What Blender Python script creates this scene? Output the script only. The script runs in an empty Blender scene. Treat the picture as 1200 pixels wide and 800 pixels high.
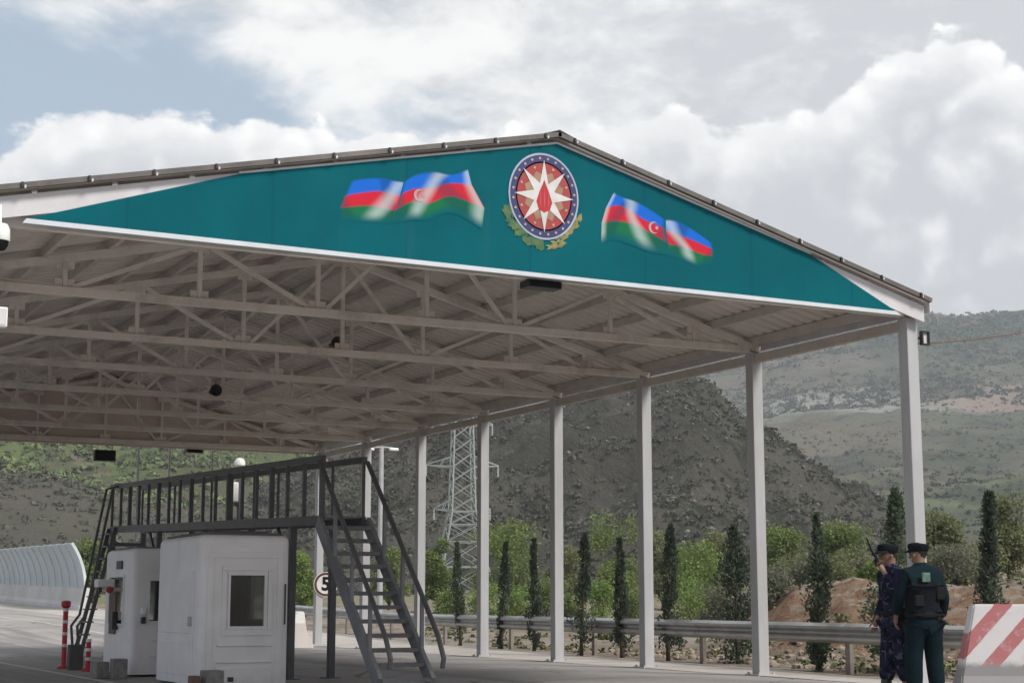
import bpy, bmesh, math, random
import numpy as np
from mathutils import Vector, Matrix, noise as mnoise

S = bpy.context.scene
C = S.collection
R = math.radians

# ------------------------------------------------------------------ camera, world, sun, exposure
HEAD = R(27.2)                       # camera heading, clockwise from the canopy's long axis (+Y)
EYE = Vector((0, 0, 1.08))
cd = bpy.data.cameras.new('camera')
cam = bpy.data.objects.new('camera', cd)
C.objects.link(cam)
S.camera = cam
cam.location = EYE
cam.rotation_euler = (R(90 + 9.12), 0, -HEAD)
cd.sensor_width = 36
cd.lens = 1900 / 1200 * 36
cd.clip_start = 0.1
cd.clip_end = 20000
FX, FY = math.sin(HEAD), math.cos(HEAD)      # heading on the ground
RX, RY = math.cos(HEAD), -math.sin(HEAD)     # to the right of the heading

S.view_settings.view_transform = 'Standard'
S.view_settings.look = 'None'
S.view_settings.exposure = 0.72
S.view_settings.gamma = 1.0
S.cycles.use_denoising = True
S.cycles.max_bounces = 8
S.cycles.volume_bounces = 1
S.cycles.transparent_max_bounces = 16

SUN_EL, SUN_AZ = R(44), R(152)               # azimuth clockwise from +Y
sd = bpy.data.lights.new('sun', 'SUN')
so = bpy.data.objects.new('sun', sd)
C.objects.link(so)
sd.energy = 2.3
sd.angle = R(14)
sd.color = (1.0, 0.96, 0.90)
sdir = Vector((math.sin(SUN_AZ) * math.cos(SUN_EL), math.cos(SUN_AZ) * math.cos(SUN_EL), math.sin(SUN_EL)))
so.rotation_euler = sdir.to_track_quat('Z', 'Y').to_euler()
so.location = (0, -20, 40)


class NT:
    """small helper for building node trees"""
    def __init__(s, nt):
        s.nt = nt

    def n(s, typ, **kw):
        nd = s.nt.nodes.new(typ)
        for k, v in kw.items():
            setattr(nd, k, v)
        return nd

    def put(s, sock, v):
        if isinstance(v, bpy.types.NodeSocket):
            s.nt.links.new(v, sock)
        elif v is not None:
            sock.default_value = v

    def m(s, op, a, b=None, c=None, clamp=False):
        nd = s.n('ShaderNodeMath', operation=op, use_clamp=clamp)
        s.put(nd.inputs[0], a); s.put(nd.inputs[1], b); s.put(nd.inputs[2], c)
        return nd.outputs[0]

    def vm(s, op, a, b=None):
        nd = s.n('ShaderNodeVectorMath', operation=op)
        s.put(nd.inputs[0], a); s.put(nd.inputs[1], b)
        return nd.outputs['Value'] if op == 'DOT_PRODUCT' else nd.outputs[0]

    def noise(s, vec, scale, detail=4, rough=0.55, dist=0.0):
        nd = s.n('ShaderNodeTexNoise')
        s.put(nd.inputs['Vector'], vec)
        nd.inputs['Scale'].default_value = scale
        nd.inputs['Detail'].default_value = detail
        nd.inputs['Roughness'].default_value = rough
        nd.inputs['Distortion'].default_value = dist
        return nd.outputs['Fac']

    def mix(s, f, a, b, blend='MIX'):
        nd = s.n('ShaderNodeMix', data_type='RGBA', blend_type=blend)
        s.put(nd.inputs[0], f); s.put(nd.inputs[6], a); s.put(nd.inputs[7], b)
        return nd.outputs[2]

    def step(s, x, a, b):
        nd = s.n('ShaderNodeMapRange', interpolation_type='SMOOTHSTEP')
        s.put(nd.inputs[0], x)
        nd.inputs[1].default_value = a; nd.inputs[2].default_value = b
        return nd.outputs[0]


def c4(c):
    return (c[0], c[1], c[2], 1.0)


# ---- sky: Nishita blue with a veil of high cloud and a bank of cumulus
W = bpy.data.worlds.new('World')
S.world = W
W.use_nodes = True
wt = NT(W.node_tree)
W.node_tree.nodes.clear()
sky = wt.n('ShaderNodeTexSky', sky_type='NISHITA', sun_disc=False, sun_elevation=SUN_EL, sun_rotation=SUN_AZ,
           altitude=600, air_density=1.0, dust_density=2.0, ozone_density=1.0)
d = wt.n('ShaderNodeTexCoord').outputs['Generated']
u = wt.m('MULTIPLY', wt.vm('DOT_PRODUCT', d, (RX, RY, 0)), 57.3)
e = wt.m('MULTIPLY', wt.m('ARCSINE', wt.vm('DOT_PRODUCT', d, (0, 0, 1))), 57.3)
st = wt.n('ShaderNodeMapping')
st.inputs['Scale'].default_value = (1, 1, 2.0)
wt.put(st.inputs['Vector'], d)
dv = st.outputs[0]
n_big = wt.noise(dv, 5.0, 5, 0.55, 0.4)
n_mid = wt.noise(dv, 13.0, 6, 0.6, 0.3)
n_fine = wt.noise(dv, 34.0, 6, 0.62, 0.2)
n_puff = wt.noise(d, 24.0, 5, 0.55, 0.0)
puff = wt.n('ShaderNodeTexVoronoi', feature='SMOOTH_F1')
puff.inputs['Scale'].default_value = 38.0
puff.inputs['Smoothness'].default_value = 0.35
pw = wt.n('ShaderNodeVectorMath', operation='MULTIPLY_ADD')
wn = wt.n('ShaderNodeTexNoise'); wn.inputs['Scale'].default_value = 30.0; wn.inputs['Detail'].default_value = 5
wt.put(wn.inputs['Vector'], d)
wt.put(pw.inputs[0], wn.outputs['Color']); pw.inputs[1].default_value = (0.05, 0.05, 0.05); wt.put(pw.inputs[2], d)
wt.put(puff.inputs['Vector'], pw.outputs[0])
pd_ = puff.outputs['Distance']
# high veil
s_ = wt.m('ADD', wt.m('MULTIPLY', wt.m('ADD', u, 15.2), 0.40), wt.m('SUBTRACT', e, 21.0))
s_ = wt.m('MINIMUM', wt.m('MAXIMUM', s_, -3.0), 3.2)
veil = wt.step(wt.m('ADD', s_, wt.m('MULTIPLY', wt.m('SUBTRACT', wt.m('ADD', wt.m('MULTIPLY', n_big, 0.6), wt.m('MULTIPLY', n_mid, 0.4)), 0.5), 17.0)), -1.3, 2.2)
veil_c = wt.mix(wt.step(wt.m('ADD', wt.m('ADD', wt.m('MULTIPLY', n_mid, 0.5), wt.m('MULTIPLY', n_fine, 0.25)), wt.m('ADD', wt.m('MULTIPLY', n_big, 0.45), wt.m('MULTIPLY', wt.m('ABSOLUTE', wt.m('ADD', u, 4.0)), -0.010))), 0.42, 0.66), c4((0.42, 0.435, 0.46)), c4((0.66, 0.66, 0.655)))
# cumulus bank: its upper edge as elevation over azimuth
fc = wt.n('ShaderNodeFloatCurve')
cm = fc.mapping
pts = [(0.0, 12.0), (0.12, 13.0), (0.205, 14.6), (0.245, 16.3), (0.295, 17.0), (0.34, 16.8), (0.395, 16.6), (0.45, 16.5),
       (0.50, 16.6), (0.56, 16.9), (0.59, 17.3), (0.635, 16.6), (0.675, 17.4), (0.715, 19.0), (0.745, 19.2), (0.77, 18.2), (0.82, 16.5), (0.9, 13.5), (1.0, 12.0)]
while len(cm.curves[0].points) < len(pts):
    cm.curves[0].points.new(0.5, 0.5)
for pt, (px_, ee) in zip(cm.curves[0].points, pts):
    pt.location = (px_, ee / 25.0)
    pt.handle_type = 'AUTO'
cm.update()
wt.put(fc.inputs['Value'], wt.m('ADD', wt.m('DIVIDE', u, 62.0), 0.5, clamp=True))
E_ = wt.m('MULTIPLY', fc.outputs[0], 25.0)
edge = wt.m('SUBTRACT', wt.m('ADD', E_, wt.m('MULTIPLY', wt.m('SUBTRACT', 0.42, pd_), 1.15)), e)
edge = wt.m('ADD', edge, wt.m('MULTIPLY', wt.m('SUBTRACT', n_fine, 0.5), 1.6))
cum = wt.step(edge, -0.05, 0.42)
rim = wt.step(edge, 2.6, 0.1)
bill = wt.m('ADD', wt.m('MULTIPLY', wt.m('SUBTRACT', 0.5, pd_), 0.5), wt.m('MULTIPLY', n_puff, 0.75))
lum = wt.m('ADD', wt.m('MULTIPLY', wt.step(bill, 0.26, 0.80), 0.66), wt.m('MULTIPLY', rim, 0.55), clamp=True)
cum_c = wt.mix(lum, c4((0.40, 0.41, 0.435)), c4((0.76, 0.755, 0.74)))
skb = wt.n('ShaderNodeBackground'); skb.inputs['Strength'].default_value = 0.085
wt.put(skb.inputs['Color'], wt.mix(0.6, sky.outputs[0], c4((3.9, 4.6, 5.2))))
cvb = wt.n('ShaderNodeBackground'); wt.put(cvb.inputs['Color'], veil_c); cvb.inputs['Strength'].default_value = 0.97
ccb = wt.n('ShaderNodeBackground'); wt.put(ccb.inputs['Color'], cum_c); ccb.inputs['Strength'].default_value = 1.0
m1 = wt.n('ShaderNodeMixShader'); wt.put(m1.inputs[0], veil); wt.put(m1.inputs[1], skb.outputs[0]); wt.put(m1.inputs[2], cvb.outputs[0])
m2 = wt.n('ShaderNodeMixShader'); wt.put(m2.inputs[0], cum); wt.put(m2.inputs[1], m1.outputs[0]); wt.put(m2.inputs[2], ccb.outputs[0])
wo = wt.n('ShaderNodeOutputWorld'); wt.put(wo.inputs['Surface'], m2.outputs[0])


# ------------------------------------------------------------------ helpers
def srgb(r, g, b):
    f = lambda v: v / 12.92 if v <= 0.04045 else ((v + 0.055) / 1.055) ** 2.4
    return (f(r / 255), f(g / 255), f(b / 255))


def mat(name, col, col2=None, rough=0.6, scale=4.0, bump=0.0, bscale=30.0, metal=0.0, world=False, grime=0.0, grime_col=(0.09, 0.075, 0.06),
        island=0.0, spec=0.5, stretch=(1, 1, 1), trans=0.0):
    m = bpy.data.materials.new(name)
    m.use_nodes = True
    t = NT(m.node_tree)
    b = m.node_tree.nodes['Principled BSDF']
    if world:
        v = t.n('ShaderNodeNewGeometry').outputs['Position']
    else:
        v = t.n('ShaderNodeTexCoord').outputs['Object']
    mp = t.n('ShaderNodeMapping'); mp.inputs['Scale'].default_value = stretch
    t.put(mp.inputs['Vector'], v); v = mp.outputs[0]
    col2 = col2 or tuple(x * 0.82 for x in col)
    c = t.mix(t.step(t.noise(v, scale, 6, 0.6), 0.32, 0.68), c4(col2), c4(col))
    if grime:
        c = t.mix(t.m('MULTIPLY', t.step(t.noise(v, scale * 0.45, 7, 0.68, 0.6), 0.48, 0.72), grime), c, c4(grime_col))
    if island:
        rnd = t.n('ShaderNodeNewGeometry').outputs['Random Per Island']
        h = t.n('ShaderNodeHueSaturation')
        t.put(h.inputs['Value'], t.m('ADD', t.m('MULTIPLY', rnd, island * 2), 1 - island))
        t.put(h.inputs['Hue'], t.m('ADD', t.m('MULTIPLY', rnd, 0.05), 0.475))
        t.put(h.inputs['Color'], c)
        c = h.outputs[0]
    t.put(b.inputs['Base Color'], c)
    b.inputs['Roughness'].default_value = rough
    b.inputs['Metallic'].default_value = metal
    b.inputs['Specular IOR Level'].default_value = spec
    if bump:
        bp = t.n('ShaderNodeBump'); bp.inputs['Strength'].default_value = bump
        bp.inputs['Distance'].default_value = 0.02
        t.put(bp.inputs['Height'], t.noise(v, bscale, 5, 0.6))
        t.put(b.inputs['Normal'], bp.outputs[0])
    if trans:
        tr_ = t.n('ShaderNodeBsdfTranslucent'); t.put(tr_.inputs['Color'], c)
        mx = t.n('ShaderNodeMixShader'); mx.inputs[0].default_value = trans
        t.put(mx.inputs[1], b.outputs[0]); t.put(mx.inputs[2], tr_.outputs[0])
        t.put(m.node_tree.nodes['Material Output'].inputs['Surface'], mx.outputs[0])
    return m


class MB:
    """collects shapes, then links them as ONE mesh object"""
    def __init__(s):
        s.v, s.f, s.mi = [], [], []

    def add(s, vs, fs, mi=0):
        o = len(s.v)
        s.v += [tuple(p) for p in vs]
        s.f += [tuple(i + o for i in f) for f in fs]
        s.mi += [mi] * len(fs)
        return s

    def box(s, c, d, rot=None, mi=0, bev=0.0):
        hx, hy, hz = d[0] / 2, d[1] / 2, d[2] / 2
        if bev > 0:
            bm = bmesh.new(); bmesh.ops.create_cube(bm, size=1)
            for v in bm.verts:
                v.co = Vector((v.co.x * d[0], v.co.y * d[1], v.co.z * d[2]))
            bmesh.ops.bevel(bm, geom=bm.edges[:], offset=bev, segments=2, affect='EDGES', profile=0.5)
            vs = [v.co.copy() for v in bm.verts]; fs = [[v.index for v in f.verts] for f in bm.faces]
            bm.free()
        else:
            vs = [Vector((x, y, z)) for x in (-hx, hx) for y in (-hy, hy) for z in (-hz, hz)]
            fs = [(0, 1, 3, 2), (4, 6, 7, 5), (0, 4, 5, 1), (2, 3, 7, 6), (0, 2, 6, 4), (1, 5, 7, 3)]
        if rot is not None:
            vs = [rot @ v for v in vs]
        c = Vector(c)
        return s.add([v + c for v in vs], fs, mi)

    def beam(s, p, q, w, h, mi=0, up=(0, 0, 1)):
        p, q = Vector(p), Vector(q)
        a = (q - p).normalized()
        upv = Vector(up)
        if abs(a.dot(upv)) > 0.98:
            upv = Vector((0, 1, 0))
        x = a.cross(upv).normalized(); z = x.cross(a).normalized()
        vs = [b + x * sx * w / 2 + z * sz * h / 2 for b in (p, q) for sx, sz in ((-1, -1), (1, -1), (1, 1), (-1, 1))]
        return s.add(vs, [(3, 2, 1, 0), (4, 5, 6, 7), (0, 1, 5, 4), (1, 2, 6, 5), (2, 3, 7, 6), (3, 0, 4, 7)], mi)

    def tube(s, pts, r, n=8, mi=0, cap=True):
        pts = [Vector(p) for p in pts]
        rr = r if isinstance(r, (list, tuple)) else [r] * len(pts)
        vs, fs = [], []
        ref = None
        for i, p in enumerate(pts):
            a = (pts[min(i + 1, len(pts) - 1)] - pts[max(i - 1, 0)]).normalized()
            if ref is None:
                ref = Vector((0, 0, 1)) if abs(a.z) < 0.9 else Vector((1, 0, 0))
            x = a.cross(ref).normalized(); y = a.cross(x).normalized(); ref = x.cross(a)
            for k in range(n):
                t = 2 * math.pi * k / n
                vs.append(p + (x * math.cos(t) + y * math.sin(t)) * rr[i])
        for i in range(len(pts) - 1):
            for k in range(n):
                k2 = (k + 1) % n
                fs.append((i * n + k, i * n + k2, (i + 1) * n + k2, (i + 1) * n + k))
        if cap:
            fs.append(tuple(range(n))[::-1]); fs.append(tuple((len(pts) - 1) * n + k for k in range(n)))
        return s.add(vs, fs, mi)

    def lathe(s, prof, c=(0, 0, 0), n=20, mi=0, axis='z'):
        vs, fs = [], []
        for r, z in prof:
            for k in range(n):
                t = 2 * math.pi * k / n
                p = (r * math.cos(t), r * math.sin(t), z)
                if axis == 'y':
                    p = (p[0], p[2], p[1])
                if axis == 'x':
                    p = (p[2], p[0], p[1])
                vs.append(Vector(p) + Vector(c))
        for i in range(len(prof) - 1):
            for k in range(n):
                k2 = (k + 1) % n
                fs.append((i * n + k, i * n + k2, (i + 1) * n + k2, (i + 1) * n + k))
        if prof[0][0] > 1e-5:
            fs.append(tuple(range(n)))
        if prof[-1][0] > 1e-5:
            fs.append(tuple((len(prof) - 1) * n + k for k in range(n)))
        return s.add(vs, fs, mi)

    def sweep(s, rows, mi=0, closed=True, cap=True):
        n = len(rows[0]); vs = [p for r in rows for p in r]; fs = []
        for i in range(len(rows) - 1):
            for k in range(n if closed else n - 1):
                k2 = (k + 1) % n
                fs.append((i * n + k, i * n + k2, (i + 1) * n + k2, (i + 1) * n + k))
        if cap and closed:
            fs.append(tuple(range(n))[::-1]); fs.append(tuple((len(rows) - 1) * n + k for k in range(n)))
        return s.add(vs, fs, mi)

    def slab(s, poly, axis, a, b, mi=0):
        """polygon given in the two other axes, extruded along axis from a to b"""
        def P(p, t):
            return (t, p[0], p[1]) if axis == 'x' else ((p[0], t, p[1]) if axis == 'y' else (p[0], p[1], t))
        n = len(poly)
        vs = [P(p, a) for p in poly] + [P(p, b) for p in poly]
        fs = [tuple(range(n))[::-1], tuple(range(n, 2 * n))] + [(k, (k + 1) % n, n + (k + 1) % n, n + k) for k in range(n)]
        return s.add(vs, fs, mi)

    def build(s, name, m, parent=None, smooth=False, fix=True):
        me = bpy.data.meshes.new(name)
        me.from_pydata(s.v, [], s.f)
        ms = m if isinstance(m, (list, tuple)) else [m]
        for x in ms:
            me.materials.append(x)
        if len(ms) > 1:
            me.polygons.foreach_set('material_index', s.mi)
        if fix:
            bm = bmesh.new(); bm.from_mesh(me); bmesh.ops.recalc_face_normals(bm, faces=bm.faces); bm.to_mesh(me); bm.free()
        if smooth:
            me.polygons.foreach_set('use_smooth', [True] * len(me.polygons))
            if smooth != 'all':
                me.set_sharp_from_angle(angle=R(35))
        o = bpy.data.objects.new(name, me)
        C.objects.link(o)
        if parent:
            o.parent = parent
        return o


def tag(o, label=None, cat=None, group=None, kind=None):
    if label: o['label'] = label
    if cat: o['category'] = cat
    if group: o['group'] = group
    if kind: o['kind'] = kind
    return o


def empty(name, loc=(0, 0, 0), rz=0.0, **kw):
    o = bpy.data.objects.new(name, None)
    C.objects.link(o)
    o.location = loc
    o.rotation_euler = (0, 0, rz)
    o.empty_display_size = 0.2
    return tag(o, **kw)


def same(o, name, loc=None, parent=None, rot=None):
    """another object sharing o's mesh"""
    c = o.copy(); C.objects.link(c); c.name = name
    if loc is not None: c.location = loc
    if rot is not None: c.rotation_euler = rot
    c.parent = parent
    return c


def sstep(x, a, b):
    t = min(1.0, max(0.0, (x - a) / (b - a)))
    return t * t * (3 - 2 * t)


def bake(o):
    """replace an object's mesh with its evaluated one"""
    dg = bpy.context.evaluated_depsgraph_get()
    me = bpy.data.meshes.new_from_object(o.evaluated_get(dg))
    o.modifiers.clear()
    o.data = me
    return o


def guard_x(y):
    return 15.9 + 0.105 * (min(y, 48) - 19.9) - 0.0


def rise(y):
    t = max(0.0, y - 36)
    return 0.0165 * t * sstep(y, 36, 60)


def road_z(x, y):
    return -0.15 * (1 - sstep(x, 9.2, 13.2)) + rise(y)


def polar(px_, r):
    """point on the ground r metres away in the direction that the picture column px_ (of 1200) looks"""
    a = math.atan((px_ - 600) / 1924.0)
    return Vector((r * (FX * math.cos(a) + RX * math.sin(a)), r * (FY * math.cos(a) + RY * math.sin(a)), 0))


def az_px(x, y):
    f_ = x * FX + y * FY
    r_ = x * RX + y * RY
    if f_ <= 0.05:
        return 9999 if r_ > 0 else -9999
    return 600 + 1924 * r_ / f_


def ground_z(x, y):
    r = math.hypot(x, y)
    gx = guard_x(y)
    s = x - gx
    base = road_z(x, y) if s < 0.6 else rise(y)
    if s > 0.4:
        px_ = az_px(x, y)
        b = sstep(px_, 820, 960)
        k = sstep(s, 0.6, 3.0)
        nz = mnoise.fractal(Vector((x * 0.35, y * 0.35, 3.1)), 1.0, 2.0, 4)
        nz2 = mnoise.fractal(Vector((x * 0.9, y * 0.9, 7.7)), 1.0, 2.0, 3)
        far = 0.013 * max(0, r - 42)
        bank = b * (0.40 * sstep(r, 28, 34) + 1.0 * sstep(r, 37 + nz * 1.6, 42.5 + nz * 1.6) + 0.012 * max(0, r - 43))
        return base * (1 - k) + k * (far + bank + nz * 0.16 + nz2 * 0.06 * (1 + 3.5 * b))
    return base


# ------------------------------------------------------------------ materials
M = {}
M['asphalt'] = mat('asphalt', (0.34, 0.32, 0.31), (0.26, 0.245, 0.235), 0.9, 0.35, 0.4, 60, world=True, grime=0.5, grime_col=(0.27, 0.245, 0.22))
def asphalt_wear(m):
    """worn tyre lanes along the road, oil drips, sealed cracks and lighter patches"""
    t = NT(m.node_tree); b = m.node_tree.nodes['Principled BSDF']
    src = b.inputs['Base Color'].links[0].from_socket
    v = t.n('ShaderNodeNewGeometry').outputs['Position']
    mp = t.n('ShaderNodeMapping'); mp.inputs['Scale'].default_value = (1.1, 0.035, 1); t.put(mp.inputs['Vector'], v)
    lanes = t.step(t.noise(mp.outputs[0], 1.0, 3, 0.5), 0.50, 0.66)
    c = t.mix(t.m('MULTIPLY', lanes, 0.7), src, c4((0.155, 0.148, 0.142)))
    oil = t.step(t.noise(v, 1.3, 5, 0.7, 0.4), 0.66, 0.74)
    c = t.mix(t.m('MULTIPLY', oil, 0.5), c, c4((0.10, 0.095, 0.09)))
    vo = t.n('ShaderNodeTexVoronoi', feature='DISTANCE_TO_EDGE'); vo.inputs['Scale'].default_value = 0.32
    wv = t.n('ShaderNodeVectorMath', operation='MULTIPLY_ADD'); wn_ = t.n('ShaderNodeTexNoise'); wn_.inputs['Scale'].default_value = 0.9; wn_.inputs['Detail'].default_value = 6
    t.put(wn_.inputs['Vector'], v); t.put(wv.inputs[0], wn_.outputs['Color']); wv.inputs[1].default_value = (1.6, 1.6, 0); t.put(wv.inputs[2], v)
    t.put(vo.inputs['Vector'], wv.outputs[0])
    cr = t.m('MULTIPLY', t.step(vo.outputs['Distance'], 0.012, 0.004), t.step(t.noise(v, 0.15, 2), 0.45, 0.55))
    c = t.mix(t.m('MULTIPLY', cr, 0.75), c, c4((0.07, 0.068, 0.066)))
    t.put(b.inputs['Base Color'], c)


asphalt_wear(M['asphalt'])
M['concrete'] = mat('concrete', (0.46, 0.425, 0.39), (0.36, 0.33, 0.305), 0.9, 0.9, 0.3, 40, world=True, grime=0.5, grime_col=(0.21, 0.18, 0.15))
M['block'] = mat('block_concrete', (0.27, 0.26, 0.25), (0.18, 0.17, 0.165), 0.95, 9, 0.4, 60, grime=0.4)
M['white_line'] = mat('road_paint', (0.62, 0.61, 0.58), (0.42, 0.41, 0.39), 0.8, 6, world=True, grime=0.4, grime_col=(0.25, 0.24, 0.22))
M['post'] = mat('column_paint', (0.47, 0.47, 0.485), (0.39, 0.39, 0.40), 0.55, 2.2, 0.05, 40, grime=0.35, grime_col=(0.30, 0.27, 0.24), stretch=(1, 1, .25))
M['truss'] = mat('truss_paint', (0.75, 0.70, 0.65), (0.66, 0.615, 0.57), 0.65, 2.5, world=True, grime=0.4, grime_col=(0.17, 0.14, 0.12))
M['purlin'] = mat('purlin_paint', (0.56, 0.515, 0.475), (0.48, 0.44, 0.405), 0.7, 2.0, world=True, grime=0.45, grime_col=(0.26, 0.215, 0.185))
M['sheet'] = mat('roof_sheet', (0.62, 0.565, 0.52), (0.54, 0.49, 0.45), 0.8, 0.9, world=True, grime=0.5, grime_col=(0.42, 0.35, 0.30))
M['verge'] = mat('verge_metal', (0.13, 0.115, 0.11), (0.09, 0.08, 0.075), 0.6, 3.0, world=True, grime=0.5, grime_col=(0.22, 0.19, 0.17))
M['fascia'] = mat('fascia_white', (0.66, 0.64, 0.66), (0.56, 0.54, 0.56), 0.6, 1.4, world=True, grime=0.25, grime_col=(0.4, 0.37, 0.35))
M['teal'] = mat('banner_teal', (0.0, 0.116, 0.142), (0.0, 0.092, 0.118), 0.7, 0.8, 0.06, 3, world=True, spec=0.08)
def cloth_seams(m):
    """welded vertical seams and faint rain streaks in the banner cloth, and a slack ripple"""
    t = NT(m.node_tree); b = m.node_tree.nodes['Principled BSDF']
    src = b.inputs['Base Color'].links[0].from_socket
    v = t.n('ShaderNodeNewGeometry').outputs['Position']
    sp = t.n('ShaderNodeSeparateXYZ'); t.put(sp.inputs[0], v)
    fr_ = t.m('ABSOLUTE', t.m('SUBTRACT', t.m('FRACT', t.m('DIVIDE', sp.outputs[0], 1.58)), 0.5))
    c = t.mix(t.m('MULTIPLY', t.step(fr_, 0.012, 0.006), 0.35), src, c4((0.0, 0.05, 0.08)))
    mp = t.n('ShaderNodeMapping'); mp.inputs['Scale'].default_value = (5.0, 1, 0.35); t.put(mp.inputs['Vector'], v)
    c = t.mix(t.m('MULTIPLY', t.step(t.noise(mp.outputs[0], 1.0, 6, 0.65), 0.55, 0.75), 0.28), c, c4((0.03, 0.115, 0.14)))
    t.put(b.inputs['Base Color'], c)
    mp2 = t.n('ShaderNodeMapping'); mp2.inputs['Scale'].default_value = (1.0, 1, 0.4); t.put(mp2.inputs['Vector'], v)
    bp = t.n('ShaderNodeBump'); bp.inputs['Strength'].default_value = 0.5; bp.inputs['Distance'].default_value = 0.05
    t.put(bp.inputs['Height'], t.noise(mp2.outputs[0], 1.3, 3, 0.5)); t.put(b.inputs['Normal'], bp.outputs[0])


cloth_seams(M['teal'])
M['banner_edge'] = mat('banner_edge', (0.62, 0.66, 0.70), (0.55, 0.58, 0.62), 0.6, 3, world=True)
M['backcloth'] = mat('banner_back', (0.66, 0.56, 0.49), (0.58, 0.48, 0.42), 0.8, 0.8, world=True)
M['galv'] = mat('galvanised', (0.42, 0.42, 0.41), (0.33, 0.33, 0.325), 0.42, 3.0, metal=0.55, world=True, grime=0.35, grime_col=(0.20, 0.18, 0.16))
M['galv_pole'] = mat('galvanised_pole', (0.50, 0.50, 0.51), (0.40, 0.40, 0.41), 0.5, 2.0, metal=0.3)
M['pylon'] = mat('pylon_steel', (0.34, 0.37, 0.37), (0.27, 0.30, 0.30), 0.6, 1.0, metal=0.2, world=True)
M['insul'] = mat('insulator', (0.70, 0.72, 0.74), None, 0.3, 4)
M['platform'] = mat('platform_paint', (0.10, 0.10, 0.108), (0.072, 0.072, 0.078), 0.55, 3.0, 0.05, 40, world=True, grime=0.4, grime_col=(0.11, 0.095, 0.085))
M['stair'] = mat('stair_steel', (0.23, 0.235, 0.255), (0.17, 0.175, 0.19), 0.5, 3.0, 0.05, 40, world=True, grime=0.4, grime_col=(0.17, 0.155, 0.14))
M['tread'] = mat('tread_plate', (0.16, 0.16, 0.172), (0.11, 0.11, 0.118), 0.45, 8.0, 0.4, 80, metal=0.3, world=True)
M['booth'] = mat('booth_shell', (0.80, 0.785, 0.80), (0.73, 0.715, 0.725), 0.45, 1.6, 0.04, 12, grime=0.3, grime_col=(0.42, 0.385, 0.36))
M['booth_in'] = mat('booth_lining', (0.13, 0.13, 0.13), None, 0.8, 3)
M['dark'] = mat('dark_plastic', (0.018, 0.017, 0.018), (0.028, 0.026, 0.026), 0.45, 9)
M['black'] = mat('black_rubber', (0.010, 0.010, 0.011), None, 0.7, 9, spec=0.15)
M['lampwhite'] = mat('lamp_white', (0.80, 0.80, 0.79), (0.70, 0.70, 0.69), 0.4, 6)
M['red'] = mat('red_plastic', (0.52, 0.018, 0.03), (0.40, 0.014, 0.022), 0.45, 6, grime=0.25, grime_col=(0.22, 0.1, 0.08))
M['reflect'] = mat('reflective_white', (0.78, 0.76, 0.74), None, 0.35, 6)
M['bark'] = mat('bark', (0.085, 0.06, 0.045), (0.05, 0.036, 0.028), 0.95, 12, 0.5, 40)
M['cypress'] = mat('cypress_leaf', (0.120, 0.155, 0.098), (0.078, 0.105, 0.072), 0.8, 5, island=0.22, spec=0.15, trans=0.35)
M['cypress_dark'] = mat('cypress_leaf_dark', (0.095, 0.120, 0.086), (0.064, 0.082, 0.062), 0.8, 5, island=0.22, spec=0.15, trans=0.35)
M['willow'] = mat('willow_leaf', (0.215, 0.270, 0.095), (0.150, 0.195, 0.070), 0.7, 0.9, island=0.22, spec=0.15, trans=0.35)
M['olive'] = mat('olive_leaf', (0.23, 0.245, 0.125), (0.17, 0.185, 0.095), 0.75, 0.9, island=0.22, spec=0.15, trans=0.35)
M['brightbush'] = mat('bright_leaf', (0.25, 0.33, 0.10), (0.17, 0.24, 0.075), 0.7, 0.9, island=0.22, spec=0.15, trans=0.35)
M['greybush'] = mat('grey_leaf', (0.205, 0.208, 0.145), (0.155, 0.16, 0.112), 0.8, 0.9, island=0.22, spec=0.15, trans=0.35)
M['skin'] = mat('skin', (0.24, 0.135, 0.092), (0.20, 0.11, 0.075), 0.55, 14)
M['hair'] = mat('hair', (0.012, 0.010, 0.009), None, 0.6, 30)
M['boot'] = mat('boot_leather', (0.012, 0.011, 0.011), (0.022, 0.02, 0.02), 0.4, 12)
M['navy'] = mat('navy_cloth', (0.006, 0.008, 0.011), (0.010, 0.012, 0.016), 0.9, 9, 0.6, 26, spec=0.08)
M['teal_cloth'] = mat('dark_teal_cloth', (0.005, 0.014, 0.018), (0.008, 0.020, 0.025), 0.9, 9, 0.6, 26, spec=0.08)
M['patch'] = mat('pale_green_patch', (0.12, 0.22, 0.16), (0.05, 0.11, 0.08), 0.6, 20)
M['paper'] = mat('paper', (0.78, 0.77, 0.75), None, 0.7, 10)
M['eye'] = mat('eye', (0.05, 0.035, 0.03), None, 0.2, 10)
M['brown_panel'] = mat('brown_board', (0.17, 0.095, 0.07), (0.12, 0.07, 0.05), 0.7, 6)


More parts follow.
